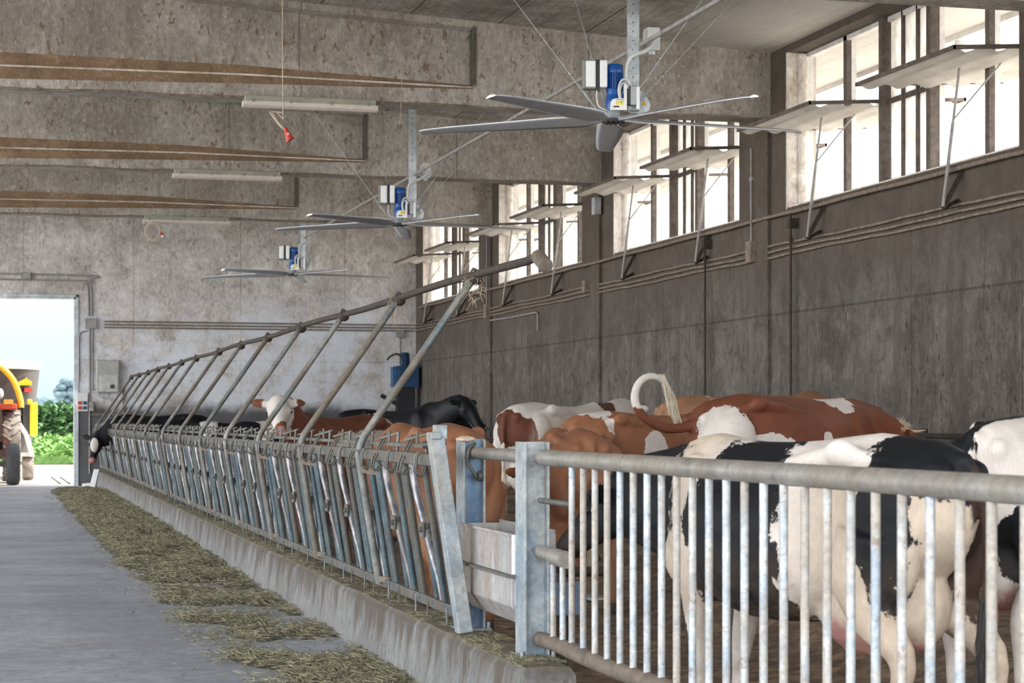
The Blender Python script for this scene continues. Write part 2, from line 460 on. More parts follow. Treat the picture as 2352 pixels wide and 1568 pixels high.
for bi, by in enumerate(BEAMS):
    M = MB()
    xa, xb, x2 = -9.0, 6.26, XW
    hw = .24; rec = .18
    def sec(x, recess, front=True):
        y0 = by - hw; y1 = by + hw; zt = roof_z(x) + .05
        zb = float(np.interp(x, (0, 3.2, xb), (5.86, 5.93, 5.985))); zc = float(np.interp(x, (0, 3.2, xb), (6.23, 6.20, 6.065))); zm = (zb+zc)/2
        r = rec if recess else 0
        return [(x, y0, 5.76), (x, y0, zb), (x, y0+r*.52, zm-.012), (x, y0+r*.56, zm+.012), (x, y0+r, zc), (x, y0+r, zt-.17), (x, y0, zt-.14), (x, y0, zt),
                (x, y1, zt), (x, y1, zt-.14), (x, y1-r, zt-.17), (x, y1-r, zc), (x, y1-r*.5, zm), (x, y1, zb), (x, y1, 5.76)]
    rings = [[Vector(p) for p in sec(x, True)] for x in (xa, 0, 3.2, xb)]
    M.rings(rings, smooth=False)
    M.rings([[Vector(p) for p in sec(x, False)] for x in (xb, x2)], smooth=False)
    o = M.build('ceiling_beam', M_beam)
    o.data.materials.append(M_dust)
    o.data.materials.append(M_jamb)
    for p in o.data.polygons:            # dust lies on the sloping ledges
        c = p.center
        if c.x < xb-.01 and abs(p.normal.z) > .2 and 5.87 < c.z < 6.23 and p.normal.z > .2 and abs(p.normal.x) < .5: p.material_index = 2 if p.area < .035*9.2 and max(abs(o.data.vertices[a].co.y-o.data.vertices[b].co.y) for a in p.vertices for b in p.vertices) < .02 else 1
    tag(o, ['', '', '', 'concrete roof beam nearest the camera, with a fan in front of its right part', 'concrete roof beam, second from the camera', 'concrete roof beam farthest away, in front of the end wall'][bi] or None, 'beam', kind='structure')
    # cable tray pipe under the beam's front edge
    if bi >= 3:
        M = MB(); pts = [(x, by-hw-.02, 5.75 + .012*math.sin(x*3.1+bi)) for x in np.arange(-8, 10.3, .4)]
        M.tube(pts, .016, 6)
        for x in np.arange(-6, 10, 1.1): M.box((x, by-hw-.045, 5.725), (x+.03, by-hw+.01, 5.785))
        tag(M.build('cable_conduit', M_conduit), 'thin dusty conduit clipped along the lower edge of the ' + {3: 'nearest', 4: 'middle', 5: 'farthest'}[bi] + ' roof beam', 'conduit')

# ------------------------------------------------------------------ right wall with window openings
WZ0, WZ1 = 4.46, 6.56
OPEN = [(22.13, 3.16), (30.03, 2.98), (37.97, 3.05), (45.72, 2.92)]
OP = [(-1, 2.2), (3.4, 9.6), (11.2, 17.4)] + [(c-h, c+h) for c, h in OPEN]
M = MB(); T = .42
M.box((XW, -3, -.2), (XW+T, YE+.6, WZ0))
M.box((XW, -3, WZ1), (XW+T, YE+.6, 6.72))
prev = -3
for a, b in OP:
    M.box((XW, prev, WZ0), (XW+T, a, WZ1)); prev = b
M.box((XW, prev, WZ0), (XW+T, YE+.6, WZ1))
tag(M.build('wall_right', M_wall), kind='structure')
# pilasters under each beam
for i, by in enumerate(BEAMS[2:]):
    M = MB(); M.box((XW-.06, by-.27, 0), (XW+.01, by+.27, 5.76))
    tag(M.build('trim_%d' % (i+1), M_wall, bevel=.01), kind='structure')
# light plaster jamb at the far side of each opening
for i, (c, h) in enumerate(OPEN):
    M = MB(); y = c+h
    M.box((XW-.004, y-.035, WZ0-.02), (XW+T, y+.004, WZ1))
    M.tube([(XW+.22, y-.05, WZ0), (XW+.22, y-.05, WZ1-.02)], .07, 12)
    tag(M.build('trim_%d' % (i+10), M_jamb), kind='structure')

def window(i, c, h):
    root = empty('window_%d' % i, (XW+.32, c, WZ0), kind='structure')
    y0, y1 = -h, h; HH = WZ1-WZ0
    M = MB()
    M.box((-.05, y0, 0), (.05, y1, .055)); M.box((-.05, y0, HH-.06), (.05, y1, HH)); M.box((-.05, y0, 0), (.05, y0+.06, HH)); M.box((-.05, y1-.06, 0), (.05, y1, HH))
    M.build('frame', M_framew, root, .004)
    M = MB(); M.box((-.30, y0, -.02), (-.1, y1, .025)); M.build('sill', M_jamb, root, .005)
    ms = [(-.06, .05), (.68-.06, .05)]
    fa, fb = y0 + (h*2)*.395, y0 + (h*2)*.60       # fixed middle part
    for y in (fa, fb):
        M = MB(); M.box((-.12, y-.055, 0), (.0, y+.055, HH)); M.build('mullion', M_frame, root)
        M = MB(); M.box((.0, y-.05, 0), (.07, y+.05, HH)); M.build('mullion', M_framew, root)
    for y in ((y0+fa)/2-.05, (fb+y1)/2-.05):
        M = MB(); M.box((.02, y-.045, 0), (.09, y+.045, HH)); o = M.build('mullion', M_framew, root)
        M = MB(); M.box((-.05, y-.05, 0), (.02, y+.05, HH)); o = M.build('mullion', M_frame, root)
    # three tall dirty panes with dark bars between
    g = (fb-fa-.11)/3
    for k in range(3):
        a = fa+.055+g*k
        for z0, z1 in ((.07, HH*.50), (HH*.52, HH-.06)):
            M = MB(); M.box((-.012, a+.02, z0), (.012, a+g-.02, z1)); M.build('fixed_pane', M_pane, root)
    for k in (1, 2):
        a = fa+.055+g*k
        M = MB(); M.box((-.05, a-.02, 0), (.03, a+.02, HH)); M.build('glazing_bar', M_frame, root)
    M = MB(); M.box((-.04, fa, HH*.49), (.03, fb, HH*.52)); M.box((-.06, fa, 0), (.03, fb, .07)); M.build('glazing_bar', M_frame, root)
    # two centre-hung sashes, swung flat
    for a, b in ((y0+.03, fa-.03), (fb+.03, y1-.06)):
        sash = MB()
        zc = 1.08; L = 1.06
        def sx(t): return (-t, 0, zc - t*.06)
        e = .03
        for t0, t1 in ((-L, -L+e), (L-e, L)):
            sash.add([(-t0, a, zc-t0*.06+.022), (-t1, a, zc-t1*.06+.022), (-t1, b, zc-t1*.06+.022), (-t0, b, zc-t0*.06+.022),
                      (-t0, a, zc-t0*.06-.022), (-t1, a, zc-t1*.06-.022), (-t1, b, zc-t1*.06-.022), (-t0, b, zc-t0*.06-.022)],
                     [(0,1,2,3),(7,6,5,4),(0,4,5,1),(1,5,6,2),(2,6,7,3),(3,7,4,0)])
        for y in (a, b-e):
            sash.bar((-L, y+e/2, zc-L*.06), (L, y+e/2, zc+L*.06), e, .045)
        so = sash.build('sash', M_dirtframe, root)
        # corrugated sheet
        sh = MB(); rings = []; n = 34
        for k in range(n+1):
            t = -L+.02 + (2*L-.04)*k/n
            ph = (k % 6)
            dz = -.048 if ph in (1, 2) else (-.016 if ph in (0, 3) else 0)
            rings.append([Vector((-t, a+.02, zc-t*.06-.012+dz)), Vector((-t, b-.02, zc-t*.06-.012+dz)), Vector((-t, b-.02, zc-t*.06-.004+dz)), Vector((-t, a+.02, zc-t*.06-.004+dz))])
        sh.rings(rings, smooth=False); sh.build('corrugated_sheet', M_corr, so)
        ym = (a+b)/2
        rd = MB(); p0 = (-.56, ym, -.51); p1 = (-.36, ym, zc-.03)
        rd.tube([p0, p1], .016, 8); rd.tube([tuple(Vector(p0).lerp(Vector(p1), .62)), (-.1, ym-.55, zc-.02)], .009, 6)
        rd.tube([p0, tuple(Vector(p0).lerp(Vector(p1), .6))], .021, 8)
        rd.build('stay_rod', M_conduitw, root)
        br = MB(); br.bar((-.33, ym-.02, -.10), (-.56, ym, -.53), .03, .05); br.bar((-.33, ym+.1, -.42), (-.56, ym, -.53), .025, .04); br.bar((-.36, ym+.05, -.05), (-.36, ym+.05, -.12), .1, .12)
        br.build('bracket', M_dkpipe, root)
    return root
for i, (c, h) in enumerate(OPEN): window(i+1, c, h)

# shaft, conduits on the right wall
M = MB(); pts = [(XW-.09, y, 4.37+.006*math.sin(y*2)) for y in np.arange(16, 49.0, .8)]
M.tube(pts, .026, 8)
tag(M.build('window_shaft', M_conduit), 'long round steel shaft running just below the row of windows', 'pipe')
for k, z in enumerate((3.975, 3.90, 3.83)):
    M = MB(); pts = [(XW-.04, y, z+.008*math.sin(y*1.3+k)+.004*math.sin(y*5+k)) for y in np.arange(14, 49.3, .45)]
    pts += [(XW-.08, YE-.06, z), (XW-.3, YE-.04, z)] + [(x, YE-.04, z) for x in np.arange(10, 2.8, -.8)] + [(2.75, YE-.04, z)]
    M.tube(pts, .019, 7)
    tag(M.build('wall_conduit', M_conduit), ['uppermost', 'middle', 'lowest'][k] + ' of the three conduits on the long wall under the windows', 'conduit', 'conduits on the long wall')
def jbox(x, y, z, sx, sy, sz, label, mat=M_conduit):
    M = MB(); M.box((-sx/2,-sy/2,-sz/2), (sx/2,sy/2,sz/2)); M.box((-sx/2-.008,-sy/2+.02,-sz/2+.02), (-sx/2,sy/2-.02,sz/2-.02))
    o = M.build('junction_box', mat, bevel=.008); o.location = (x, y, z); tag(o, label, 'junction box'); return o
jbox(XW-.09, 26.35, 3.95, .10, .20, .30, 'dusty junction box on the conduits between the two nearest windows')
jbox(XW-.03-.05, 41.75, 3.92, .10, .22, .30, 'junction box on the conduits between the two farthest windows')
jbox(XW-.03-.05, 34.4, 3.98, .10, .2, .22, 'junction box on the conduits below the second and third windows')
M = MB(); M.tube([(XW-.09, 26.35, 4.1), (XW-.09, 26.35, 5.4)], .014, 7); M.box((XW-.10, 26.3, 4.95), (XW-.06, 26.4, 5.0))
tag(M.build('wall_conduit', M_conduitw), 'single conduit rising from the junction box between the two nearest windows', 'conduit')
M = MB(); M.tube([(XW-.085, 41.75, 4.05), (XW-.085, 41.75, 5.6)], .014, 7)
tag(M.build('wall_conduit', M_conduitw), 'single conduit rising between the two farthest windows', 'conduit')
M = MB(); M.tube([(XW-.04, 41.6, 3.72), (XW-.04, 40.0, 3.70), (XW-.04, 37.9, 3.70), (XW-.04, 37.8, 3.66), (XW-.04, 37.8, 3.35)], .018, 7)
tag(M.build('wall_conduit', M_conduitw), 'short white conduit bending down the wall below the third window', 'conduit')
jbox(XW-.1, 33.7, 5.35, .12, .18, .3, 'small grey box on the pilaster between second and third windows', M_lightgrey)
for y, lab in ((28.2, 'dark vertical rod down the wall below the second window'), (24.9, 'dark vertical rod down the wall below the nearest window')):
    M = MB(); M.tube([(XW-.10, y, .3), (XW-.10, y, 4.35)], .017, 8); M.box((XW-.13, y-.05, 4.15), (XW, y+.05, 4.28)); M.ell((XW-.1, y, 4.0), (.03,.03,.05))
    tag(M.build('vertical_rod', M_dkpipe), lab, 'rod')

# eave outside: gutter and downpipe
M = MB(); M.box((12.1, -3, 6.50), (12.25, YE+.6, 6.70)); tag(M.build('trim_20', M_framew), kind='structure')
M = MB(); M.tube(curve([(12.2, 23.6, 6.55), (12.2, 23.6, 6.2), (12.0, 23.6, 5.95), (11.6, 23.6, 5.75), (11.05, 23.6, 5.6)], 6), .09, 12)
tag(M.build('gutter_pipe', M_white), 'white gutter downpipe elbow outside the nearest window', 'pipe')

# ------------------------------------------------------------------ end wall and door
DX0, DX1, DZ = -3.0, 2.08, 4.55
M = MB()
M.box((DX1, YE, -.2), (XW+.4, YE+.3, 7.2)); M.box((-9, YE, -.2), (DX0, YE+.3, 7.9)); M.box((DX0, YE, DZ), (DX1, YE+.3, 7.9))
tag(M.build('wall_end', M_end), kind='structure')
root = empty('door_1', (DX1, YE, 0), kind='structure')
M = MB(); M.box((-.05, -.03, 0), (.0, .32, DZ)); M.box((.0, -.03, 0), (.06, -.003, DZ+.06)); M.build('door_frame', M_fansteel, root, .004)
M = MB(); M.box((DX0-DX1, -.03, DZ-.05), (0, .32, DZ)); M.box((DX0-DX1, -.03, DZ), (.06, -.003, DZ+.06)); M.build('door_frame', M_fansteel, root, .004)
# conduits round the door
M = MB()
for k, off in enumerate((0, .13)):
    pts = [(-3, YE-.03, 4.95+off), (2.1+off, YE-.03, 4.95+off), (2.28+off, YE-.03, 4.90+off*.6), (2.36+off*.6, YE-.03, 4.75), (2.38+off*.6, YE-.03, 4.1)]
    M.tube(curve(pts, 5), .022, 7)
M.tube([(2.40, YE-.03, 3.85), (2.40, YE-.03, .3)], .02, 7); M.tube([(2.47, YE-.03, 3.85), (2.47, YE-.03, 2.3)], .02, 7)
M.tube(curve([(2.36, YE-.03, 3.75), (2.2, YE-.03, 3.7), (2.15, YE-.03, 3.5), (2.15, YE-.03, 2.5)], 5), .016, 7)
tag(M.build('wall_conduit', M_conduitw), 'pair of conduits bending round the corner of the open doorway', 'conduit')
jbox(.9, YE-.06, 5.05, .22, .1, .16, 'small junction box on the conduits above the doorway', M_conduitw)
jbox(2.43, YE-.06, 3.92, .26, .1, .26, 'square junction box beside the doorway where the conduits meet', M_conduitw)
jbox(10.05, YE-.06, 3.75, .2, .1, .2, 'junction box on the end wall near the far corner', M_conduitw)
M = MB(); M.tube([(10.05, YE-.03, 3.65), (10.05, YE-.03, 2.9), (10.1, YE-.1, 2.6)], .016, 7)
tag(M.build('wall_conduit', M_conduitw), 'thin white conduit dropping to the blue machine in the far corner', 'conduit')
root = empty('electrical_cabinet', (2.82, YE-.02, 2.25), label='dusty grey electrical cabinet on the end wall right of the doorway', cat='cabinet')
M = MB(); M.box((-.26, -.2, 0), (.28, 0, .78)); M.build('cabinet_body', plain('cabinet_grey', (.36,.37,.35), .6, 0, .15, 5), root, .02)
M = MB(); M.box((-.2, -.215, .02), (.24, -.2, .42)); M.build('cover', plain('cabinet_cover', (.46,.48,.46), .5), root, .01)
M = MB(); M.box((.06, -.24, .1), (.15, -.215, .19)); M.build('switch', M_dark, root)
M = MB(); M.tube(curve([(-.2, -.08, 0), (-.15, -.08, -.12), (0, -.08, -.14), (.05, -.08, 0)], 6), .012, 6); M.build('cable', M_conduitw, root)
root = empty('socket_panel', (2.24, YE-.02, 1.8), label='cluster of white, blue and red power sockets beside the doorway', cat='socket')
M = MB(); M.box((-.14, -.06, 0), (.12, 0, .45)); M.build('panel', M_white, root, .006)
for x, z, m in ((-.12, .13, M_red), (.0, .13, M_bluemach), (-.12, .01, M_red), (.0, .01, M_bluemach)):
    M = MB(); M.box((x+.005, -.085, z+.03), (x+.09, -.06, z+.11)); M.build('socket', m, root, .006)
for z in (.0, .12):
    M = MB(); M.box((.14, -.08, z), (.26, 0, z+.11)); M.box((.16, -.09, z+.02), (.24, -.08, z+.09)); M.build('outlet', M_conduitw, root, .006)
M = MB(); M.box((2.44, YE-.05, 1.7), (3.45, YE-.02, 1.74)); M.box((3.18, YE-.07, 1.74), (3.23, YE-.02, 2.35))
tag(M.build('steel_bracket', M_conduit), 'thin horizontal bracket on the end wall below the electrical cabinet', 'bracket')
# white end piece of curb beside the cow's head
M = MB(); M.prism([(2.18, 0), (2.45, 0), (2.56, .42), (2.46, .42), (2.38, .1), (2.18, .08)], 1, 48.2, 48.5)
tag(M.build('curb_end_plate', M_whitepaint), 'white bent plate at the far end of the feed curb', 'plate')

# blue machine in the far corner
root = empty('scraper_unit', (10.08, YE-.5, .3), label='blue hydraulic unit with motor on top in the far corner', cat='machine')
M = MB(); M.box((-.22, -.3, 2.1), (.30, .25, 2.62)); M.box((-.25, -.33, 2.58), (.33, .28, 2.63)); M.build('tank', M_bluemach, root, .012)
M = MB(); M.box((-.34, -.2, 2.1), (-.22, .1, 2.6)); M.build('side_box', plain('machine_light_blue', (.03,.11,.24), .5), root, .01)
M = MB(); M.tube([(0, 0, 2.63), (0, 0, 2.75), (0, 0, 2.93), (0, 0, 2.97)], [.11, .12, .12, .09], 18); M.build('motor', M_bluemach, root)
M = MB(); M.tube(curve([(-.1, -.2, 2.64), (-.1, -.2, 2.8), (-.22, -.22, 2.92), (-.38, -.2, 2.88), (-.48, -.15, 2.78)], 7), .025, 8); M.build('hose', M_dark, root)
M = MB(); M.box((-.2, -.1, -.1), (.25, .2, 2.1)); M.bar((-.6, 0, 1.9), (.25, 0, 1.45), .08, .1); M.build('base', plain('dark_base', (.02,.02,.024), .7), root)

# ------------------------------------------------------------------ pen rails by the wall
M = MB()
for z in (1.42, 1.22, 1.02): M.tube([(9.9, 15, z), (9.9, 44, z)], .03, 8)
for y in range(16, 44, 4): M.tube([(9.9, y, .3), (9.9, y, 1.5)], .035, 8)
tag(M.build('cubicle_rail', M_dkpipe), 'dark horizontal rails of the lying area along the long wall', 'rail')

# ------------------------------------------------------------------ fans
def make_fan():
    root = empty('ceiling_fan', (0, 0, 0))
    R = [0]
    M = MB()
    top = 2.45
    M.box((.127, .02, .10), (.133, .10, top)); M.box((.247, .02, .10), (.253, .10, top)); M.box((.127, .02, .10), (.253, .026, top))
    M.build('post', M_fansteel, root)
    M = MB()
    for k in range(22): M.box((.182, .012, .35+.095*k), (.194, .0205, .362+.095*k))
    M.build('bolt_holes', M_dark, root)
    M = MB(); M.tube([(-.005, 0, .32), (-.005, 0, .49)], .068, 20)
    for k in range(20):
        a = 2*PI*k/20; M.bar((-.005+.07*math.cos(a), .07*math.sin(a), .30), (-.005+.074*math.cos(a), .074*math.sin(a), .49), .007, .032, (math.cos(a), math.sin(a), 0))
    mo = M.build('motor', M_blue, root)
    M = MB(); M.tube([(-.005, 0, .485), (-.005, 0, .50), (-.005, 0, .56), (-.005, 0, .575), (-.005, 0, .58)], [.084, .085, .085, .075, .05], 22); M.build('motor_cap', M_blue, mo)
    M = MB(); M.tube([(-.01, 0, .10), (-.01, 0, .14), (-.01, 0, .24), (-.01, 0, .27), (-.01, 0, .31), (-.01, 0, .32)], [.088, .095, .085, .075, .09, .085], 18)
    M.box((.04, -.06, .2), (.10, .06, .27)); M.build('gearbox', M_blue, root)
    # control box in two halves
    M = MB(); M.box((-.345, -.08, .315), (-.205, .06, .615)); b = M.build('control_box', M_greybox, root, .01)
    M = MB(); M.box((-.31, -.10, .33), (-.21, -.08, .60)); M.box((-.29, -.108, .36), (-.225, -.10, .56)); M.build('lid', M_whitepaint, b, .006)
    M = MB(); M.box((-.205, -.06, .30), (-.165, .06, .62)); M.build('box_gap', M_dark, root)
    M = MB(); M.box((-.165, -.10, .325), (-.085, .06, .61)); M.build('control_box', M_whitepaint, root, .014)
    # bracket plates
    M = MB(); poly = [(-.06, .085), (.115, .085), (.115, .36), (.085, .36), (.085, .205), (.0, .205), (-.035, .195), (-.055, .165)]
    M.prism(poly, 1, -.115, -.108); br = M.build('bracket', M_whitepaint, root)
    M = MB(); M.box((.0, -.119, .14), (.085, -.115, .18)); M.build('warning_sticker', M_yellow, br)
    M = MB(); M.prism([(.0, .195), (.09, .195), (.09, .19), (.0, .19)], 1, -.12, -.116); M.tube([(.06, -.12, .168), (.06, -.1205, .168)], .007, 8); M.build('print', M_dark, br)
    M = MB(); M.box((-.025, -.12, .112), (.035, -.112, .128)); M.build('slot', M_dark, br)
    M = MB(); M.box((.112, -.10, .145), (.16, .0, .335)); M.build('switch_box', M_dark, root, .004)
    M = MB(); M.box((.155, -.11, .14), (.215, .0, .335)); M.build('switch_box', M_lightgrey, root, .006)
    M = MB(); M.box((.215, -.11, .09), (.25, -.0, .33)); M.build('bracket', M_whitepaint, root, .005)
    M = MB(); poly = [(.16, .085), (.33, .085), (.365, .12), (.375, .17), (.36, .22), (.32, .28), (.26, .33), (.20, .33), (.16, .2)]
    M.prism(poly, 1, .105, .115); pl = M.build('mounting_plate', M_fansteel, root)
    M = MB(); M.prism([(.272, .165), (.338, .165), (.305, .215)], 1, .098, .104); M.build('warning_triangle', plain('orange_sticker', (.85,.45,.05), .5), pl)
    M = MB(); M.tube([(-.02, 0, .0), (-.02, 0, .02), (-.02, 0, .09), (-.02, 0, .10)], [.05, .07, .07, .09], 18); M.build('hub', M_fansteel, root)
    M = MB(); M.tube([(-.02, 0, -.03), (-.02, 0, .0)], .12, 18)
    for k in range(10):
        a = 2*PI*k/10; M.tube([(-.02+.09*math.cos(a), .09*math.sin(a), -.045), (-.02+.09*math.cos(a), .09*math.sin(a), -.02)], .013, 6)
    M.build('hub_plate', M_dark, root)
    # power cables
    M = MB(); M.tube(curve([(.045, -.10, .18), (.03, -.12, .3), (.06, -.12, .39), (.12, -.12, .4), (.15, -.11, .35)], 7), .012, 7)
    M.tube(curve([(.055, -.10, .18), (.045, -.125, .28), (.07, -.125, .36), (.11, -.125, .35), (.13, -.11, .31)], 7), .008, 7)
    M.build('cable', M_white, root)
    M = MB(); M.tube(curve([(-.19, -.03, .32), (-.195, -.04, .22), (-.17, -.05, .13), (-.09, -.05, .09)], 7), .009, 7); M.build('cable', M_white, root)
    M = MB(); M.tube(curve([(.115, -.02, .38), (.115, -.02, .52), (.15, -.03, .63), (.22, -.03, .68), (.32, 0, .72), (.39, .05, .80), (.42, .08, .86)], 8), .022, 10); M.build('flexible_conduit', M_white, root)
    # bracing wires with turnbuckles
    hubp = Vector((-.1, 0, .06))
    for a, b in (((-.08, .0, .07), (-.62, .9, 2.25)), ((-.16, -.05, .05), (-1.75, .6, 2.3)), ((.25, .05, .33), (1.45, .9, 2.1)), ((.15, -.05, .08), (1.9, .5, 2.0))):
        a = Vector(a); b = Vector(b)
        M = MB(); M.tube([a, b], .0065 if b.x < 1.6 and b.x > 0 else .004, 6)
        for t in (.10, .16, .2): 
            p = a.lerp(b, t); M.ell(p, (.012,.012,.014), 8, 5)
        p = a.lerp(b, .06); q = a.lerp(b, .15)
        s = (b-a).normalized().cross(Vector((0,1,0))).normalized()*.009
        M.tube([p+s, q+s], .003, 5); M.tube([p-s, q-s], .003, 5)
        M.build('bracing_wire', M_fansteel, root)
    # blades
    for k in range(5):
        ang = math.radians(18 + 72*k)
        M = MB(); rings = []
        for t, ch, tw, dz in ((.10, .07, 25, 0), (.20, .12, 22, 0), (.32, .26, 18, 0), (.6, .30, 15, .0), (1.2, .27, 12, -.01), (1.8, .22, 10, -.02), (2.08, .18, 9, -.03), (2.15, .13, 9, -.035)):
            tw = math.radians(tw); th = .028 if t < .3 else .018
            pr = [(-.5, 0), (-.3, .5), (0, .75), (.3, .5), (.5, 0), (.3, -.2), (0, -.15), (-.3, -.25)]
            rg = []
            for u, v2 in pr:
                cx, cz = u*ch, v2*th*1.6
                y = cx*math.cos(tw)-cz*math.sin(tw); z = cx*math.sin(tw)+cz*math.cos(tw)
                rg.append(Vector((t*math.cos(ang)-y*math.sin(ang)-.02, t*math.sin(ang)+y*math.cos(ang), z+dz-.005)))
            rings.append(rg)
        M.rings(rings); M.build('blade', M_blade, root)
    return root
fan = make_fan()
labs = ['nearest ceiling fan with blue motor and white control box', 'middle one of the three ceiling fans, in front of the second beam', 'farthest ceiling fan, hanging before the end wall']
FANS = [(6.41-.05, 20.0), (6.41, 31.5), (6.41, 43.0)]
for i, (x, y) in enumerate(FANS):
    f = fan if i == 0 else copy_tree(fan)
    f.location = (x, y, 4.735); f.rotation_euler = (0, 0, -YAW if i else -YAW)
    tag(f, labs[i], 'fan', 'ceiling fans')
# conduit serving the fans, with its boxes
M = MB()
M.tube([(6.62, 2, 5.52), (6.62, 44.0, 5.52)], .025, 8)
for y in np.arange(4, 44, 1.9): M.tube([(6.62, y, 5.52), (6.62, y+.07, 5.52)], .031, 8)
tag(M.build('ceiling_conduit', M_conduitw), 'long grey conduit under the beams, feeding the three fans', 'conduit')
for (x, y), lab in zip(FANS[:2], ('nearest', 'middle')):
    M = MB(); M.box((-.07, -.07, -.12), (.07, .07, .12)); M.box((-.08, -.06, -.09), (-.07, .06, .09)); M.tube([(0,0,-.16), (0,0,-.1)], .035, 10)
    o = M.build('junction_box', M_white, bevel=.012); o.location = (x+.42, y+.05, 5.60); tag(o, 'white junction box above the ' + lab + ' fan on the ceiling conduit', 'junction box')

# ------------------------------------------------------------------ fluorescent lamps under the beams
def lamp(x0, x1, y, lab):
    root = empty('fluorescent_lamp', ((x0+x1)/2, y, 5.66), label=lab, cat='lamp', group='tube lamps under the roof beams')
    L = (x1-x0)/2
    M = MB(); M.box((-L+.03, -.07, .02), (L-.03, .07, .10)); M.build('housing', M_lampcase, root, .008)
    M = MB(); M.prism([(-.075, .025), (.075, .025), (.065, -.03), (.03, -.06), (-.03, -.06), (-.065, -.03)], 0, -L, L); M.build('diffuser', M_tube, root, .006)
    for t in (-.85, -.3, .3, .85):
        M = MB(); M.box((L*t-.015, -.085, .01), (L*t+.015, .085, .06)); M.build('clip', M_greybox, root)
lamp(3.17, 4.93, 25.74, 'tube lamp under the nearest roof beam, behind the red plug')
lamp(2.98, 4.80, 33.60, 'tube lamp under the middle roof beam')
lamp(3.08, 4.86, 41.50, 'tube lamp under the farthest roof beam, beside the coiled cable')

# ------------------------------------------------------------------ hanging plugs
def at(px, py, Y=None, X=None, Z=None):
    """world point on the sight line of a photo point, on the plane X, Y or Z"""
    r = (px-1176)/4600; q = (963-py)/4600
    dx = r*math.cos(YAW)+math.sin(YAW); dy = math.cos(YAW)-r*math.sin(YAW)
    t = Y/dy if Y is not None else (X/dx if X is not None else (Z-H)/q)
    return Vector((t*dx, t*dy, H+t*q))
p = at(650, 268, Y=20); s = 20.0/4600
root = empty('hanging_socket', p, -YAW, label='red plug on a looped cable hanging before the nearest tube lamp', cat='plug')
M = MB(); M.tube([(-.008, 0, 1.75), (-.004, 0, .5), (0, 0, .1), (.002, 0, -.03)], .006, 6)
M.tube(curve([(0, 0, .04), (-.12, .01, .05), (-.10, .02, 0), (-.02, .0, -.1), (.03, 0, -.14)], 8), .008, 7)
M.tube(curve([(0, 0, -.02), (-.06, .01, .04), (-.11, .02, .05), (-.06, .0, -.04), (.02, 0, -.13)], 8), .007, 7)
M.build('cable', M_cable, root)
M = MB(); M.tube([(.02, 0, -.11), (.04, 0, -.16), (.05, 0, -.18), (.065, 0, -.22), (.075, 0, -.235)], [.016, .026, .03, .04, .046], 14); M.build('plug', M_red, root)
M = MB(); M.tube([(.053, -.03, -.175), (.056, -.037, -.18)], .013, 10); M.build('screw', M_white, root)
p = at(353, 531, Y=41.28)
root = empty('cable_coil', p, -YAW, label='coiled cream cable with a small red and white plug, hanging before the farthest lamp', cat='cable')
M = MB()
for rr, ox in ((.17, 0), (.18, -.02), (.19, .015), (.165, .03)):
    M.tube([(ox+rr*.85*math.cos(a), .01*math.sin(3*a)+ox, rr*math.sin(a)) for a in np.linspace(0, 2*PI, 30)][:-1], .012, 6, closed=True)
M.tube([(.02, 0, .17), (.03, .25, .21), (.04, .40, .22)], .008, 6)
M.build('cable', plain('cream_cable', (.58,.52,.42), .6), root)
M = MB(); M.tube([(.15, 0, -.02), (.18, 0, -.08)], [.02, .035], 10); M.build('plug', M_red, root)
M = MB(); M.tube([(.18, 0, -.08), (.195, 0, -.12)], [.036, .036], 10); M.build('socket', M_white, root)
p = at(921, 283, Y=25.80)
root = empty('hanging_hook', p, -YAW, label='short dirty cord ending in a small metal eye, left of the middle fan post', cat='cord')
M = MB(); M.tube([(0.035, .03, .70), (0.012, 0, .62), (.005, 0, .3), (-.01, 0, .05), (-.02, 0, -.02)], .006, 6); M.build('cord', M_cable, root)
M = MB(); M.tube([(-.04, 0, -.02), (0, 0, -.02), (0, 0, -.065), (-.04, 0, -.065)], .006, 6, closed=True); M.build('eye', M_dark, root)

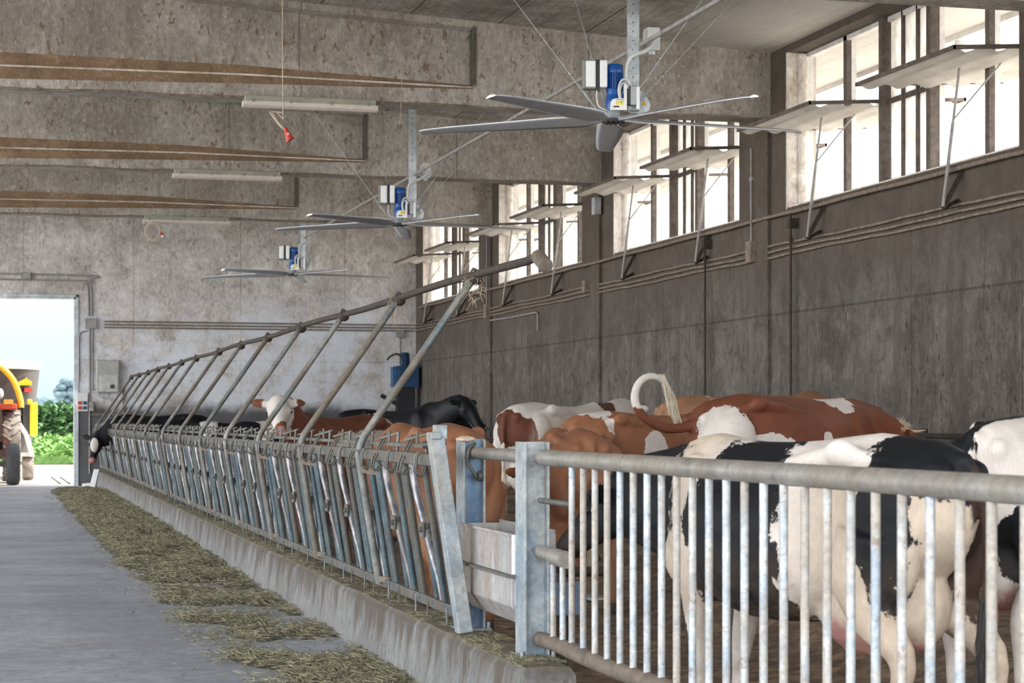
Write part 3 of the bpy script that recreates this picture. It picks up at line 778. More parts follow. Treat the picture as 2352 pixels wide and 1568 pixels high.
# ------------------------------------------------------------------ overhead pipe frame
def hp(z): return 2.46 + (1.45-z)*.15       # lean of the headlocks
PY = [13.25+2.59*k for k in range(7)] + [32.0+2.45*k for k in range(7)]
root = empty('slanted_pipe_frame', (2.6, 13.25, .4), label='row of slanted pipes rising from the feed fence to one long top rail', cat='pipe frame')
O = Vector(root.location)
def L(p): return Vector(p)-O
M = MB()
top = [(3.214, y, 2.58+.01*math.sin(y)) for y in np.arange(11.9, 47.4, 1.1)]
top = [(3.225, 11.55, 2.53), (3.22, 11.62, 2.575), (3.214, 11.75, 2.58)] + top
M.tube([L(p) for p in top], .027, 10); M.build('top_rail', M_dkpipe, root)
M = MB(); M.tube([L((3.225, 11.5, 2.515)), L((3.218, 11.66, 2.585))], .045, 10)
M.build('rail_end', M_muck, root)
for k, y in enumerate(PY):
    M = MB(); pts = [(3.214, y, 2.58), (2.80, y, 1.985), (2.50, y, 1.565), (2.44, y, 1.47), (2.415, y, 1.38), (2.42, y, 1.30), (2.55, y, .50)]
    M.tube([L(p) for p in curve(pts, 4)], .026, 10); pipe = M.build('slanted_pipe', M_pipe, root)
    M = MB(); M.bar(L((2.42, y, 1.27)), L((2.52, y-.12, 1.25)), .035, .045); M.bar(L((2.55, y, .53)), L((2.60, y-.14, .53)), .03, .04); M.build('mounting_arm', M_muck, pipe)
    M = MB(); M.tube([L((3.19, y, 2.54)), L((3.235, y, 2.61))], .045, 10); M.ell(L((3.21, y-.03, 2.56)), (.05,.06,.05)); M.build('clamp', M_dkpipe, root)
    if k < 2:       # hay and hair caught on the nearest clamps
        M = MB(); rr = random.Random(k)
        for j in range(70):
            a = Vector((3.2+rr.uniform(-.07,.05), y+rr.uniform(-.12,.1), 2.52+rr.uniform(-.1,.08)))
            d = Vector((rr.uniform(-.05,.05), rr.uniform(-.05,.05), rr.uniform(-.09,.02)))
            M.tube([L(a), L(a+d*.5+Vector((.01,0,.01))), L(a+d)], .0022, 3)
        M.build('caught_straw', M_cable, root)

# ------------------------------------------------------------------ self-locking headlock panels
SP = .8633
def make_panel(Lp, first=False):
    root = empty('headlock_panel', (0, 0, 0))
    M = MB(); M.box((2.43, 0, 1.335), (2.485, Lp, 1.405)); M.build('top_beam', M_galv, root, .005)
    M = MB(); M.box((2.475, 0, 1.43), (2.515, Lp, 1.455)); M.build('control_rail', M_galv, root, .003)
    M = MB(); M.box((2.57, 0, .475), (2.625, Lp, .535)); M.build('bottom_beam', M_galv, root, .005)
    n = int(round(Lp/SP))
    for k in range(n):
        y = .12 + SP*k
        for dy in (0, .072, .30):
            M = MB(); M.tube([(hp(1.36), y+dy, 1.36), (hp(.5), y+dy-.02, .5)], .020, 9); M.build('fixed_tube', M_bar, root)
        M = MB(); M.tube([(hp(.93)+.01, y+.52, .93), (hp(.5)+.01, y+.52, .50)], .020, 9); M.build('short_tube', M_bar, root)
        M = MB(); M.tube([(hp(1.36)+.03, y+.42, 1.36), (hp(.5)+.03, y+.44, .50)], .018, 9); M.build('fixed_tube', M_bar, root)
        M = MB(); M.box((hp(.95)-.03, y+.46, .90), (hp(.95)-.022, y+.58, .99)); M.box((hp(.95)+.03, y+.46, .90), (hp(.95)+.038, y+.58, .99)); M.tube([(hp(.95)-.05, y+.49, .945), (hp(.95)+.055, y+.49, .945)], .011, 6); M.tube([(hp(.95)-.045, y+.49, .945), (hp(.95)-.03, y+.49, .945)], .019, 6)
        M.build('pivot_plate', M_galv, root)
        M = MB(); M.tube(curve([(hp(1.36), y+.66, 1.40), (hp(1.2), y+.645, 1.20), (hp(1.0), y+.56, 1.02), (hp(.9), y+.46, .88), (hp(.7), y+.34, .68), (hp(.55), y+.30, .54)], 5), [.024]*26, 10)
        M.build('swing_bar', M_shiny, root)
        for oy in (.62, .70):
            M = MB(); M.tube([(2.46+.035, y+oy+.02, 1.51), (2.41, y+oy, 1.35), (2.395, y+oy, 1.29), (2.43, y+oy-.004, 1.27), (2.46, y+oy, 1.31)], .007, 6); M.build('latch_loop', M_galv, root)
        for oy in (.12, .17):
            M = MB(); M.tube([(2.41, y+oy, 1.41), (2.395, y+oy, 1.38), (2.39, y+oy, 1.30), (2.43, y+oy, 1.27), (2.45, y+oy, 1.33)], .007, 6); M.build('wire_loop', M_galv, root)
        M = MB(); M.bar((2.44, y+.66, 1.475), (2.56, y+.56, 1.515), .022, .014); M.tube([(2.50, y+.6, 1.45), (2.50, y+.6, 1.53)], .010, 6); M.build('latch_lever', M_galv, root)
        M = MB(); M.tube([(2.49, y+.3, 1.40), (2.50, y+.3, 1.515)], .010, 6); M.build('hinge_pin', M_galv, root)
        for oy in (.1, .62):
            M = MB(); M.bar((2.568, y+oy, .52), (2.562, y+oy-.02, .415), .010, .02); M.build('floor_strap', M_galv, root)
    return root
starts = [11.06] + PY[:6]
lens = [PY[0]-11.06] + [PY[k+1]-PY[k] for k in range(6)]
protoA = make_panel(2.59); first = True
nth = ['first', 'second', 'third', 'fourth', 'fifth', 'sixth', 'seventh', 'eighth', 'ninth', 'tenth', 'eleventh', 'twelfth', 'thirteenth', 'fourteenth']
panY = [13.25+2.59*k-2.59+.4 for k in range(7)] 
panY = [11.06+2.59*k for k in range(7)] + [30.0+2.59*k for k in range(7)]
for i, y in enumerate(panY):
    r = protoA if i == 0 else copy_tree(protoA)
    r.location = (0, y, 0)
    lab = ('blue-grey headlock panel next to the water trough, first of the row' if i == 0 else
           'blue-grey headlock panel, ' + nth[i] + ' of the row counted from the water trough')
    if i == 13: lab = 'farthest headlock panel, last of the row by the end wall'
    tag(r, lab, 'headlock', 'headlock panels of the feed fence')
# slanted end post of the fence
M = MB(); a = Vector((2.44, 11.0, 1.50)); b = Vector((2.605, 11.0, .40))
M.bar(a, b, .085, .10, (0,1,0)); M.box((2.40, 10.93, 1.49), (2.46, 11.06, 1.53)); M.box((2.43, 10.96, 1.49), (2.50, 11.04, 1.57))
tag(M.build('fence_end_post', M_post, bevel=.006), 'slanted square steel post ending the headlock row beside the trough', 'post')
M = MB(); M.tube([(2.49, 11.02, 1.46), (2.42, 11.2, 1.455)], .022, 10)
tag(M.build('release_handle', M_dark), 'short black grip on top of the fence end post', 'handle')
# post in the middle of the row
M = MB(); M.box((2.63, 29.25, .2), (2.77, 29.40, 1.5)); M.bar((2.42, 29.3, 1.45), (2.59, 29.3, .40), .06, .10, (0,1,0))
tag(M.build('fence_post', M_bar), 'dark upright post halfway along the headlock row', 'post')

# ------------------------------------------------------------------ H-profile posts, trough, gate
def hpost(X0, Y0, zb, zt, lab, webmat):
    root = empty('steel_post', (X0, Y0, zb), label=lab, cat='post')
    h = zt-zb; wd = .135; dp = .19
    M = MB(); M.box((0, 0, 0), (.014, dp, h)); M.build('flange', M_post, root, .003)
    M = MB(); M.box((wd-.014, 0, 0), (wd, dp, h)); M.build('flange', M_post, root, .003)
    M = MB(); M.box((.014, .05, 0), (wd-.014, .06, h)); M.build('web', webmat, root)
    M = MB(); M.box((-.03, -.03, 0), (wd+.03, dp+.02, .012))
    for x in (-.015, wd+.015): M.tube([(x, -.01, 0), (x, -.01, .05)], .012, 6)
    M.build('base_plate', M_post, root)
    return root
r1 = hpost(2.685, 11.36, .37, 1.485, 'steel H-post behind the water trough, with a blue web', M_postblue)
M = MB(); n = 9; vs = []
for i in range(14):
    M.ell((random.uniform(0, .06), random.uniform(.0, .1), 1.11+random.uniform(0, .01)), (.03,.03,.014), 8, 5)
M.build('dried_dirt', M_cable, r1)
M = MB(); M.tube(curve([(.07, .0, 1.09), (.03, -.03, 1.06), (.02, -.035, .98), (.07, -.03, .90), (.08, -.01, .88)], 6), .012, 7); M.tube([(.08, -.03, .9), (.1, -.03, .9)], .03, 8); M.build('clamp', M_galv, r1)
r2 = hpost(2.668, 9.92, .36, 1.485, 'steel H-post holding the gate, nearest to the camera', M_post)
M = MB(); M.tube([(2.755, 9.98, 1.405), (2.755, 11.42, 1.405)], .036, 14)
tag(M.build('cross_pipe', M_rail), 'short horizontal pipe joining the two steel posts', 'pipe')

root = empty('water_trough', (2.65, 10.12, .52), label='white galvanised water trough mounted between the two steel posts', cat='trough')
M_trough = galv('trough_sheet', (.28,.285,.29), (.42,.43,.44), (.22,.165,.125), .7, .4, .2, 3, .3)
M_troughw = plain('trough_white_end', (.78,.81,.86), .4, .1, .08, 3)
W, LT, T_ = .24, 1.17, .006
M = MB()
# upper band, open box
M.box((0, 0, .265), (T_, LT, .48)); M.box((W-T_, 0, .265), (W, LT, .50)); M.box((0, LT-T_, .265), (W, LT, .48)); M.box((-.012, 0, .47), (.006, LT, .485))
M.build('basin', M_trough, root)
M = MB(); M.box((0, -.002, .265), (W, T_, .478)); M.build('end_panel', M_troughw, root)
M = MB(); M.box((-.03, -.02, .255), (W+.02, LT+.02, .27)); M.build('flange', M_galv, root)
M = MB(); pr = [(0, .255), (W, .255), (W, .1), (W-.05, 0), (.07, 0), (.0, .1)]
M.prism(pr, 1, 0, LT); M.build('lower_shell', M_trough, root, .004)
M = MB(); M.prism([(.02, .235), (W-.02, .235), (W-.02, .1), (W-.06, .02), (.08, .02), (.02, .11)], 1, -.004, 0); M.build('end_panel', M_troughw, root)
M = MB(); M.box((T_, T_, .40), (W-T_, LT-T_, .405))
N_ = NM('water'); N_.fin((.35,.42,.45), .05, 0, .6); M_water = N_.m
M.build('water', M_water, root)

root = empty('drinker_box', (3.16, 11.15, .16), label='small blue-grey drinker box behind the gate and gate post', cat='trough')
M = MB(); M.box((-.03, -.1, .31), (.17, .12, .51)); M.build('box', plain('drinker_blue_grey', (.13,.19,.28), .45, .2, .1), root, .01)
M = MB(); M.tube([(-.3, .0, .56), (.32, .0, .555)], .03, 10); M.build('pipe', M_dkpipe, root)
M = MB(); M.box((.0, -.03, 0), (.09, .05, .31)); M.build('leg', M_dkpipe, root)

root = empty('gate', (2.755, 9.95, .45), label='long barred steel gate across the front of the pen', cat='gate')
M = MB(); M.tube([(0, -.06, .955), (0, -6.7, .955)], .041, 16); M.build('top_rail', M_rail, root)
M = MB(); pts = [(0, -.02-t, .02+.006*math.sin(t*4)) for t in np.arange(0, 6.7, .3)]
M.tube(pts, [.040+.007*mn.noise(Vector((i*1.7, 0, 0))) for i in range(len(pts))], 12); M.build('bottom_rail', M_muck, root)
for k in range(31):
    y = -.59 - .1915*k
    M = MB(); M.tube([(0, y, .03), (0, y, .93)], .0158, 10); M.build('bar', M_gate, root)
for y in (-.26, -.43):
    M = MB(); M.tube([(0, y, .03), (0, y, .46)], .0158, 10); M.build('bar', M_gate, root)
M = MB(); M.tube([(-.01, -.05, .735), (0, -.59, .735)], .015, 10); M.build('upper_spacer', M_galv, root)
M = MB(); M.tube([(0, -.03, .47), (0, -.3, .465), (0, -.45, .46)], .036, 12); M.tube([(0, -.28, .463), (0, -.5, .46)], .044, 12); M.build('latch_tube', M_rail, root)

# ------------------------------------------------------------------ feed on the alley floor
N_ = NM('hay'); c = N_.coord(); n = N_.noise(c, 30, 3)
inf = N_.n('ShaderNodeObjectInfo')
at_ = N_.n('ShaderNodeAttribute'); at_.attribute_name = 'tint'
c_ = N_.mix(at_.outputs['Fac'], (.075,.072,.042), (.35,.33,.21))
M_straw = N_.fin(c_, .85)
M_mat = plain('feed_mat', (.07,.062,.042), .9, 0, .45, 30, .8)
def dens(x, y):
    e = 1.36 + .12*mn.noise(Vector((0, y*.6, 3))) + .10*mn.noise(Vector((1, y*2.0, 5))) + max(0, (15-y))*.03
    edge = min(max((x-e)/.25, 0), 1)
    n = .42+1.1*mn.noise(Vector((x*1.6, y*1.1, 0)))+.5*mn.noise(Vector((x*5, y*3.4, 9)))
    yb = min(max((y-16)/14, 0), 1)
    return edge*max(0, min(1, n+.15+.5*yb))
gx = np.arange(1.1, 2.54, .04); gy = np.arange(9.0, 46.5, .09)
vs = []
for y in gy:
    for x in gx:
        d = dens(x, y); yb = min(max((y-16)/14, 0), 1)
        z = -.012 + d*(.022+.06*yb)*(1+.5*mn.noise(Vector((x*7, y*5, 1))))
        if x > 2.5: z = min(z, .005)
        vs.append((x, y, z))
nx = len(gx)
fs = [(j*nx+i, j*nx+i+1, (j+1)*nx+i+1, (j+1)*nx+i) for j in range(len(gy)-1) for i in range(nx-1)]
M = MB(); M.add(vs, fs, True)
o = M.build('feed_layer', M_mat, fix=False); tag(o, 'matted layer of chopped hay along the foot of the curb', 'hay', kind='stuff')
def strands(name, n, sampler, mat, lenr, wid, label, seed=1):
    rg = random.Random(seed); V = []; F = []; T = []
    while len(F) < n:
        s = sampler(rg)
        if s is None: continue
        x, y, z, k = s
        l = rg.uniform(*lenr)*k; a = rg.uniform(0, PI); el = rg.uniform(-.15, .35)
        d = Vector((math.cos(a)*math.cos(el), math.sin(a)*math.cos(el), math.sin(el)))*l/2
        s2 = Vector((-math.sin(a), math.cos(a), 0))*wid*k*rg.uniform(.6, 1.3)
        up = Vector((0, 0, wid*k*.8)); c = Vector((x, y, z+abs(d.z)))
        b = len(V); V += [c-d-s2, c-d+s2, c+d+s2, c+d-s2, c-d*.6+up, c+d*.6+up]
        F += [(b, b+4, b+5, b+3), (b+1, b+2, b+5, b+4)]
        t = rg.random()**1.6; T += [t]*6
    me = bpy.data.meshes.new(name); me.from_pydata([tuple(v) for v in V], [], F)
    at = me.attributes.new('tint', 'FLOAT', 'POINT'); at.data.foreach_set('value', T)
    o = bpy.data.objects.new(name, me); C.objects.link(o); me.materials.append(mat)
    return tag(o, label, 'hay', kind='stuff')
def s1(rg):
    y = 9.2 + (rg.random()**1.5)*36; x = rg.uniform(1.15, 2.51)
    d = dens(x, y)
    if rg.random() > d*1.1+.015: return None
    yb = min(max((y-16)/14, 0), 1)
    return x, y, d*(.022+.06*yb)+rg.uniform(-.005, .02), 1+.6*yb
strands('loose_hay', 95000, s1, M_straw, (.025, .09), .0028, 'loose strands of chopped hay scattered along the feed alley')
def s2(rg):
    y = 9.6 + (rg.random()**1.4)*30; x = 2.545+rg.random()*.27
    if mn.noise(Vector((x*6, y*2.5, 4))) < -.1: return None
    return x, y, .372+rg.uniform(0, .015), .9
strands('curb_hay', 26000, s2, M_straw, (.015, .06), .002, 'fine hay strands lying on top of the curb under the headlocks', 2)
def s3(rg):
    y = 10 + rg.random()*28; x = 1.2-abs(rg.gauss(0, .35))
    return x, y, .002, .8
strands('stray_hay', 1600, s3, M_straw, (.01, .04), .002, 'stray bits of hay on the bare alley floor left of the feed', 3)

#==COWS==
# ------------------------------------------------------------------ cows
COL = dict(black=(.0065,.0075,.010), white=(.52,.49,.46), cream=(.43,.365,.295), red=(.135,.047,.026), brown=(.215,.095,.05), tan=(.27,.145,.085), pink=(.33,.165,.15), bkbrown=(.028,.016,.013), dkred=(.095,.033,.019), dirt=(.20,.145,.095), greywhite=(.55,.53,.53))
def cow_material(name, base, blobs, dirt=.3, sc=1.0, gloss=.55, head=None):
    N = NM(name); c = N.coord()
    nz = N.noise(c, 4.2, 6, .68, .4); nz2 = N.noise(N.coord((1,1,.35)), 34, 4, .75)
    def jit(amp): return N.math('MULTIPLY', N.math('SUBTRACT', nz, .5), amp)
    fine = N.math('MULTIPLY', N.math('SUBTRACT', nz2, .5), .34)
    col = N.n('ShaderNodeRGB'); col.outputs[0].default_value = (*COL[base], 1); col = col.outputs[0]
    for b in blobs:
        cx, cy, cz, rx, ry, rz, cn = b[:7]; edge = b[7] if len(b) > 7 else .04; am = b[8] if len(b) > 8 else .75
        v = N.n('ShaderNodeVectorMath'); v.operation = 'SUBTRACT'; N.l(c, v.inputs[0]); v.inputs[1].default_value = (cx, cy, cz)
        v2 = N.n('ShaderNodeVectorMath'); v2.operation = 'DIVIDE'; N.l(v.outputs[0], v2.inputs[0]); v2.inputs[1].default_value = (rx, ry, rz)
        ln = N.n('ShaderNodeVectorMath'); ln.operation = 'LENGTH'; N.l(v2.outputs[0], ln.inputs[0])
        d = N.math('ADD', N.math('ADD', ln.outputs['Value'], jit(am*2.0)), fine)
        col = N.mix(N.rng(d, 1-edge, 1+edge, 1, 0, True), col, COL[cn])
    # variation of the coat and dirt on the lower parts
    var = N.ramp(N.noise(c, 2.2, 5, .6), [(.4, .36), (.6, .62)])
    col = N.mix(.55, col, var, 'OVERLAY')
    hair = N.ramp(N.noise(N.coord((1,1,.25)), 90, 2, .6), [(.3, .42), (.7, .58)])
    col = N.mix(.4, col, hair, 'OVERLAY')
    z = N.sep(c)[2]
    dn = N.noise(c, 4, 6, .75)
    dm = N.math('MULTIPLY', N.rng(z, .95, .25, .0, 1.0), N.ramp(dn, [(.35, 0), (.62, 1)]))
    col = N.mix(N.math('MULTIPLY', dm, dirt), col, COL['dirt'])
    hoof = N.rng(z, .07, .09, 1, 0)
    col = N.mix(hoof, col, (.06,.05,.045))
    hb = N.noise(N.coord((1,1,.3)), 120, 3, .7)
    mus = N.noise(c, 6, 3, .5)
    N.bump(N.math('ADD', N.math('MULTIPLY', hb, .12), mus), .35, .03)
    return N.fin(col, gloss+.1, 0, .18)

def xf(p, arch):
    p = Vector(p)
    if -1.0 < p.x < 1.0: p.z += arch*(1-((p.x+.05)/.75)**2)
    return p
def cow(name, pos, ang, s=1.0, base='black', blobs=(), poll=(1.30, 0, 1.42), hd=(.80, 0, -.60), up=(0,0,1), tail=None, tuft=None, arch=0.0, pitch=0.0,
        vox=.022, dirt=.3, label='', horns=False, hair=None, eartag=None, legs=(0,0,0,0), udder=1.0, nose='black', gloss=.5, headblobs=(), nk=1.0, tr=1.0, sx=1.0):
    z = pen_z(pos[0], pos[1]) if len(pos) < 3 else pos[2]
    root = empty('cow', (pos[0], pos[1], z), math.radians(ang), label=label, cat='cow')
    root.scale = (s*sx, s, s)
    if pitch: root.rotation_euler = Matrix.Rotation(math.radians(ang), 3, 'Z').to_euler(); root.rotation_euler[1] = math.radians(-pitch)
    M = MB()
    # trunk: x, z top, z bottom, half width, hip factor
    S = [(-.90,1.20,1.04,.05),(-.88,1.30,.98,.12),(-.83,1.37,.90,.19),(-.74,1.40,.82,.245),(-.60,1.415,.74,.265),(-.44,1.43,.67,.275),(-.28,1.415,.62,.30),(-.10,1.395,.575,.335),
         (.10,1.385,.56,.355),(.28,1.385,.565,.345),(.44,1.40,.60,.30),(.57,1.425,.62,.26),(.68,1.41,.66,.225),(.80,1.36,.74,.19),(.90,1.30,.84,.155)]
    rings = []
    for x, zt, zb, hw in S:
        c = (zt+zb)/2; h = (zt-zb)/2; rg = []
        for k in range(32):
            a = 2*PI*k/32; sa, ca = math.sin(a), math.cos(a)
            yy = hw*math.copysign(abs(sa)**.85, sa)
            zz = c + h*math.copysign(abs(ca)**.9, ca)
            if ca > 0:     # roof shaped back: narrow at the spine
                yy *= 1 - .30*ca**2
            rg.append(xf((x, yy, zz), arch))
        rings.append(rg)
    M.rings(rings)
    def E(c, r): M.ell(xf(c, arch), r, 16, 10)
    def TT(pts, rs, flat=1.0):
        pts = [xf(p, arch if Vector(p).z > .7 else 0) for p in pts]
        M.tube(pts, rs, 14, flat=flat)
    for sg in (1, -1):
        E((-.42, .225*sg, 1.345), (.085, .055, .06))          # hook bones
        TT([(-.42,.21*sg,1.34), (-.2,.2*sg,1.30), (.05,.22*sg,1.25)], [.05,.05,.03])
        E((-.84, .105*sg, 1.26), (.065, .05, .06))           # pin bones
        TT([(-.42,.21*sg,1.33), (-.62,.17*sg,1.30), (-.84,.10*sg,1.25)], [.045,.04,.045])
        E((-.62, .215*sg, 1.10), (.17, .10, .20))            # thurl and thigh
        E((-.62, .205*sg, .92), (.20, .115, .24))
        E((.55, .185*sg, 1.03), (.17, .095, .30))            # shoulder blade
        E((.60, .16*sg, .84), (.15, .12, .17))
    l = legs
    for i, sg in enumerate((1, -1)):
        dx = l[i]
        TT([(-.60,.20*sg,1.0), (-.55,.225*sg,.80), (-.62+dx*.3,.225*sg,.64), (-.76+dx*.7,.205*sg,.505), (-.775+dx*.8,.20*sg,.44), (-.745+dx,.195*sg,.28), (-.73+dx,.195*sg,.14), (-.70+dx,.195*sg,.075), (-.68+dx,.195*sg,.0)],
           [.17,.155,.10,.062,.052,.040,.042,.048,.058])
        E((-.79+dx*.7, .205*sg, .51), (.035,.035,.06))
        dx = l[i+2]
        TT([(.56,.18*sg,.95), (.52,.185*sg,.74), (.55+dx*.4,.18*sg,.60), (.56+dx*.6,.175*sg,.44), (.56+dx*.7,.175*sg,.38), (.55+dx,.175*sg,.26), (.55+dx,.175*sg,.13), (.58+dx,.175*sg,.07), (.59+dx,.175*sg,.0)],
           [.13,.10,.068,.056,.050,.036,.040,.046,.056])
    # brisket
    E((.74, 0, .80), (.16, .12, .20))
    # udder with teats
    if udder:
        E((-.42, 0, .66), (.25*udder, .18*udder, .18*udder)); E((-.58, 0, .70), (.15*udder, .15*udder, .22))
        for tx in (-.50, -.34):
            for sg in (1, -1): M.tube([(tx, .085*sg, .50), (tx, .09*sg, .45), (tx, .09*sg, .41)], [.03,.021,.016], 8)
    # neck
    P = Vector(poll); D = Vector(hd).normalized()
    U = Vector(up); U = (U - D*U.dot(D)).normalized(); Sd = U.cross(D)
    a = Vector((.62, 0, 1.17-.27*(nk-1)*1.35)); bk = P - U*.09 + D*.03
    d1 = Vector((.9, 0, 1.16-.42*(nk-1))); m1 = a.lerp(bk, .36)*.6 + d1.lerp(bk, .0)*.4; m2 = a.lerp(bk, .72)
    pts = [a, m1, m2, bk]; cp = curve(pts, 4); n = len(cp); rings = []
    for i, p in enumerate(cp):
        t = i/(n-1); d = (cp[min(i+1, n-1)]-cp[max(i-1, 0)]).normalized()
        sd = Vector((0,0,1)).cross(d).normalized(); u = d.cross(sd)
        rv = (.27*(1-t)+.155*t)*nk; rh = (.17*(1-t)+.10*t)*nk
        rings.append([p + sd*math.cos(2*PI*k/20)*rh + u*math.sin(2*PI*k/20)*rv - u*.05*(1-t)*0 for k in range(20)])
    M.rings(rings)
    # head
    rings = []
    for t, off, rv, rh in ((-.05, -.07, .06, .05), (-.02, -.075, .10, .085), (.05, -.085, .125, .105), (.14, -.09, .135, .112), (.20, -.092, .13, .112), (.27, -.09, .11, .088), (.34, -.088, .092, .072), (.42, -.088, .078, .068), (.48, -.09, .072, .074), (.52, -.092, .062, .070), (.55, -.095, .035, .045)):
        c = P + D*t + U*off
        rings.append([c + Sd*math.copysign(abs(math.cos(2*PI*k/20))**.85, math.cos(2*PI*k/20))*rh + U*math.copysign(abs(math.sin(2*PI*k/20))**.85, math.sin(2*PI*k/20))*rv for k in range(20)])
    M.rings(rings)
    for sg in (1, -1):
        q = P + D*.18 - U*.045 + Sd*sg*.095; M.ell(q, (.045,.045,.04), 10, 7)     # brow
        # ear: a cupped leaf
        e0 = P + D*.05 - U*.055 + Sd*sg*.085; ed = (Sd*sg - D*.28 - U*.10).normalized(); ew = (D*.5 + Vector((0,0,-1))).cross(ed).cross(ed).normalized()
        er = []
        nrm = ed.cross(ew).normalized()
        for t, wd in ((0, .025), (.05, .05), (.11, .065), (.17, .05), (.215, .012)):
            er.append([e0 + ed*t + ew*wd*math.cos(2*PI*k/12) + nrm*.018*math.sin(2*PI*k/12) for k in range(12)])
        M.rings(er)
    tp = tail or [(-.88, 0, 1.31), (-.93, 0, 1.24), (-.945, .0, 1.05), (-.93, .005, .80), (-.92, .01, .60)]
    tc = curve(tp, 6); rt = [max(.030 - .012*i/len(tc), .018)*tr for i in range(len(tc))]; rt[0] = .045; rt[1] = .04
    M.tube([Vector((-.80, 0, 1.30 if not tail else tp[0][2]))] + tc, [.06]+rt, 10)
    # one continuous surface
    me = M.mesh('body', True)
    tmp = bpy.data.objects.new('body', me); C.objects.link(tmp)
    rm = tmp.modifiers.new('r', 'REMESH'); rm.mode = 'VOXEL'; rm.voxel_size = vox; rm.use_smooth_shade = True
    sm = tmp.modifiers.new('s', 'SMOOTH'); sm.factor = .5; sm.iterations = 7 if vox < .02 else 5
    dg = bpy.context.evaluated_depsgraph_get()
    nm = bpy.data.meshes.new_from_object(tmp.evaluated_get(dg))
    bpy.data.objects.remove(tmp); bpy.data.meshes.remove(me)
    nm.name = 'cow_body'
    body = bpy.data.objects.new('body', nm); C.objects.link(body); body.parent = root
    pk = [(-.44, 0, .56, .26, .21, .20, 'pink', .12, .25)]
    nz_ = P + D*.53 - U*.09
    hb = list(headblobs) + [(nz_.x, nz_.y, nz_.z, .085, .085, .085, 'pink' if nose == 'pink' else 'black', .2, .2)]
    nm.materials.clear(); nm.materials.append(cow_material('coat_'+name, base, list(blobs)+pk+hb, dirt, gloss=gloss))
    for sg in (1, -1):
        E_ = MB(); q = P + D*.185 - U*.055 + Sd*sg*.118; E_.ell(q, (.021,.021,.021), 12, 8); E_.build('eye', M_eye, root)
        E_ = MB(); q = P + D*.525 - U*.075 + Sd*sg*.042; E_.ell(q, (.016,.016,.012), 8, 6); E_.build('nostril', M_eye, root)
        if horns:
            E_ = MB(); q = P + Sd*sg*.06 - U*.03; E_.tube(curve([q, q+Sd*sg*.09+U*.0, q+Sd*sg*.16+U*.02+D*.04, q+Sd*sg*.20+U*.07+D*.08], 5), [.028*(1-i/17) for i in range(16)], 10); E_.build('horn', M_horn, root)
    if hair:
        E_ = MB(); rg = random.Random(5)
        for k in range(160):
            q = P + Sd*rg.uniform(-.06,.06) + D*rg.uniform(-.06,.05) - U*.0
            d = U*rg.uniform(.03,.075) + Sd*rg.uniform(-.04,.04) + D*rg.uniform(-.02,.06)
            E_.tube([q-U*.02, q+d*.6, q+d+D*.015], [.003,.0025,.001], 3)
        E_.build('poll_hair', hair, root)
    if eartag:
        E_ = MB(); q = P + D*.05 - U*.08 + Sd*eartag*.17; E_.prism([(-.03,-.04),(.03,-.04),(.035,.03),(.01,.05),(-.01,.05),(-.035,.03)], 1, -.003, .003)
        o = E_.build('ear_tag', M_tagy, root); o.location = q + D*.03; o.rotation_euler = (.2, .1, math.radians(90-ang))
    # tail switch
    end = tc[-1]; dr = (tc[-1]-tc[-4]).normalized(); E_ = MB(); rg = random.Random(9)
    for k in range(220 if vox < .03 else 60):
        q = end - dr*rg.uniform(-.02, .16) + Vector((rg.gauss(0,.01), rg.gauss(0,.012), 0)); L_ = rg.uniform(.12, .26)
        dd = dr*.4 + Vector((rg.gauss(0,.12), rg.gauss(0,.12), -1))*.6; dd.normalize()
        E_.tube([q, q+dr*L_*.35+Vector((0,0,-.01)), q+dr*L_*.35+dd*L_*.4, q+dr*L_*.35+dd*L_*.8], [.004,.004,.003,.001], 3)
    E_.build('tail_switch', tuft or M_tuftw, root)
    return root
M_eye = plain('eye_dark', (.01,.008,.007), .08)
M_horn = plain('horn', (.42,.30,.18), .4, 0, .2)
M_tagy = plain('ear_tag_yellow', (.62,.66,.05), .5)
M_tuftw = plain('tuft_cream', (.60,.54,.42), .8, 0, .2)
M_tuftb = plain('tuft_black', (.03,.028,.026), .8)
M_tuftr = plain('tuft_brown', (.25,.14,.07), .8)

def place(rear_xy, ang, s):      # ground centre from the position of the pin bones
    a = math.radians(ang); return (rear_xy[0]+.86*s*math.cos(a), rear_xy[1]+.86*s*math.sin(a))

# black and cream cow close behind the gate
cow('near', place((3.82, 7.40), 108.5, 1.06), 108.5, .975, 'cream',
    [(.10, 0, 1.05, .40, .60, .62, 'white', .3, .3), (-.35, 0, 1.42, .5, .4, .22, 'white', .3, .3),
     (.62, 0, .30, .2, .4, .45, 'white', .3, .3), (.16, .15, .92, .35, .45, .60, 'black', .03, .5), (1.32, 0, .98, .72, .6, .72, 'black', .03, .3), (.60, .2, .46, .05, .2, .20, 'black', .04, .8),
     (-.78, 0, 1.32, .27, .35, .20, 'black', .03, .6), (-.66, .22, 1.02, .15, .16, .36, 'black', .03, .5), (-.80, -.20, .98, .20, .14, .38, 'bkbrown', .05, .5), (-.97, -.04, .95, .07, .12, .5, 'bkbrown', .1, .2)],
    sx=1.09, poll=(1.33, .0, 1.17), hd=(.72, .12, -.52), nk=1.25, tuft=M_tuftb, vox=.014, dirt=.7, eartag=1, legs=(.04, -.12, -.02, .10), udder=1.2, tail=[(-.88, 0, 1.31), (-.93, -.02, 1.24), (-.95, -.05, 1.05), (-.94, -.06, .80), (-.93, -.06, .60)],
    label='large cream cow with black patches standing close behind the gate, rump to the right')
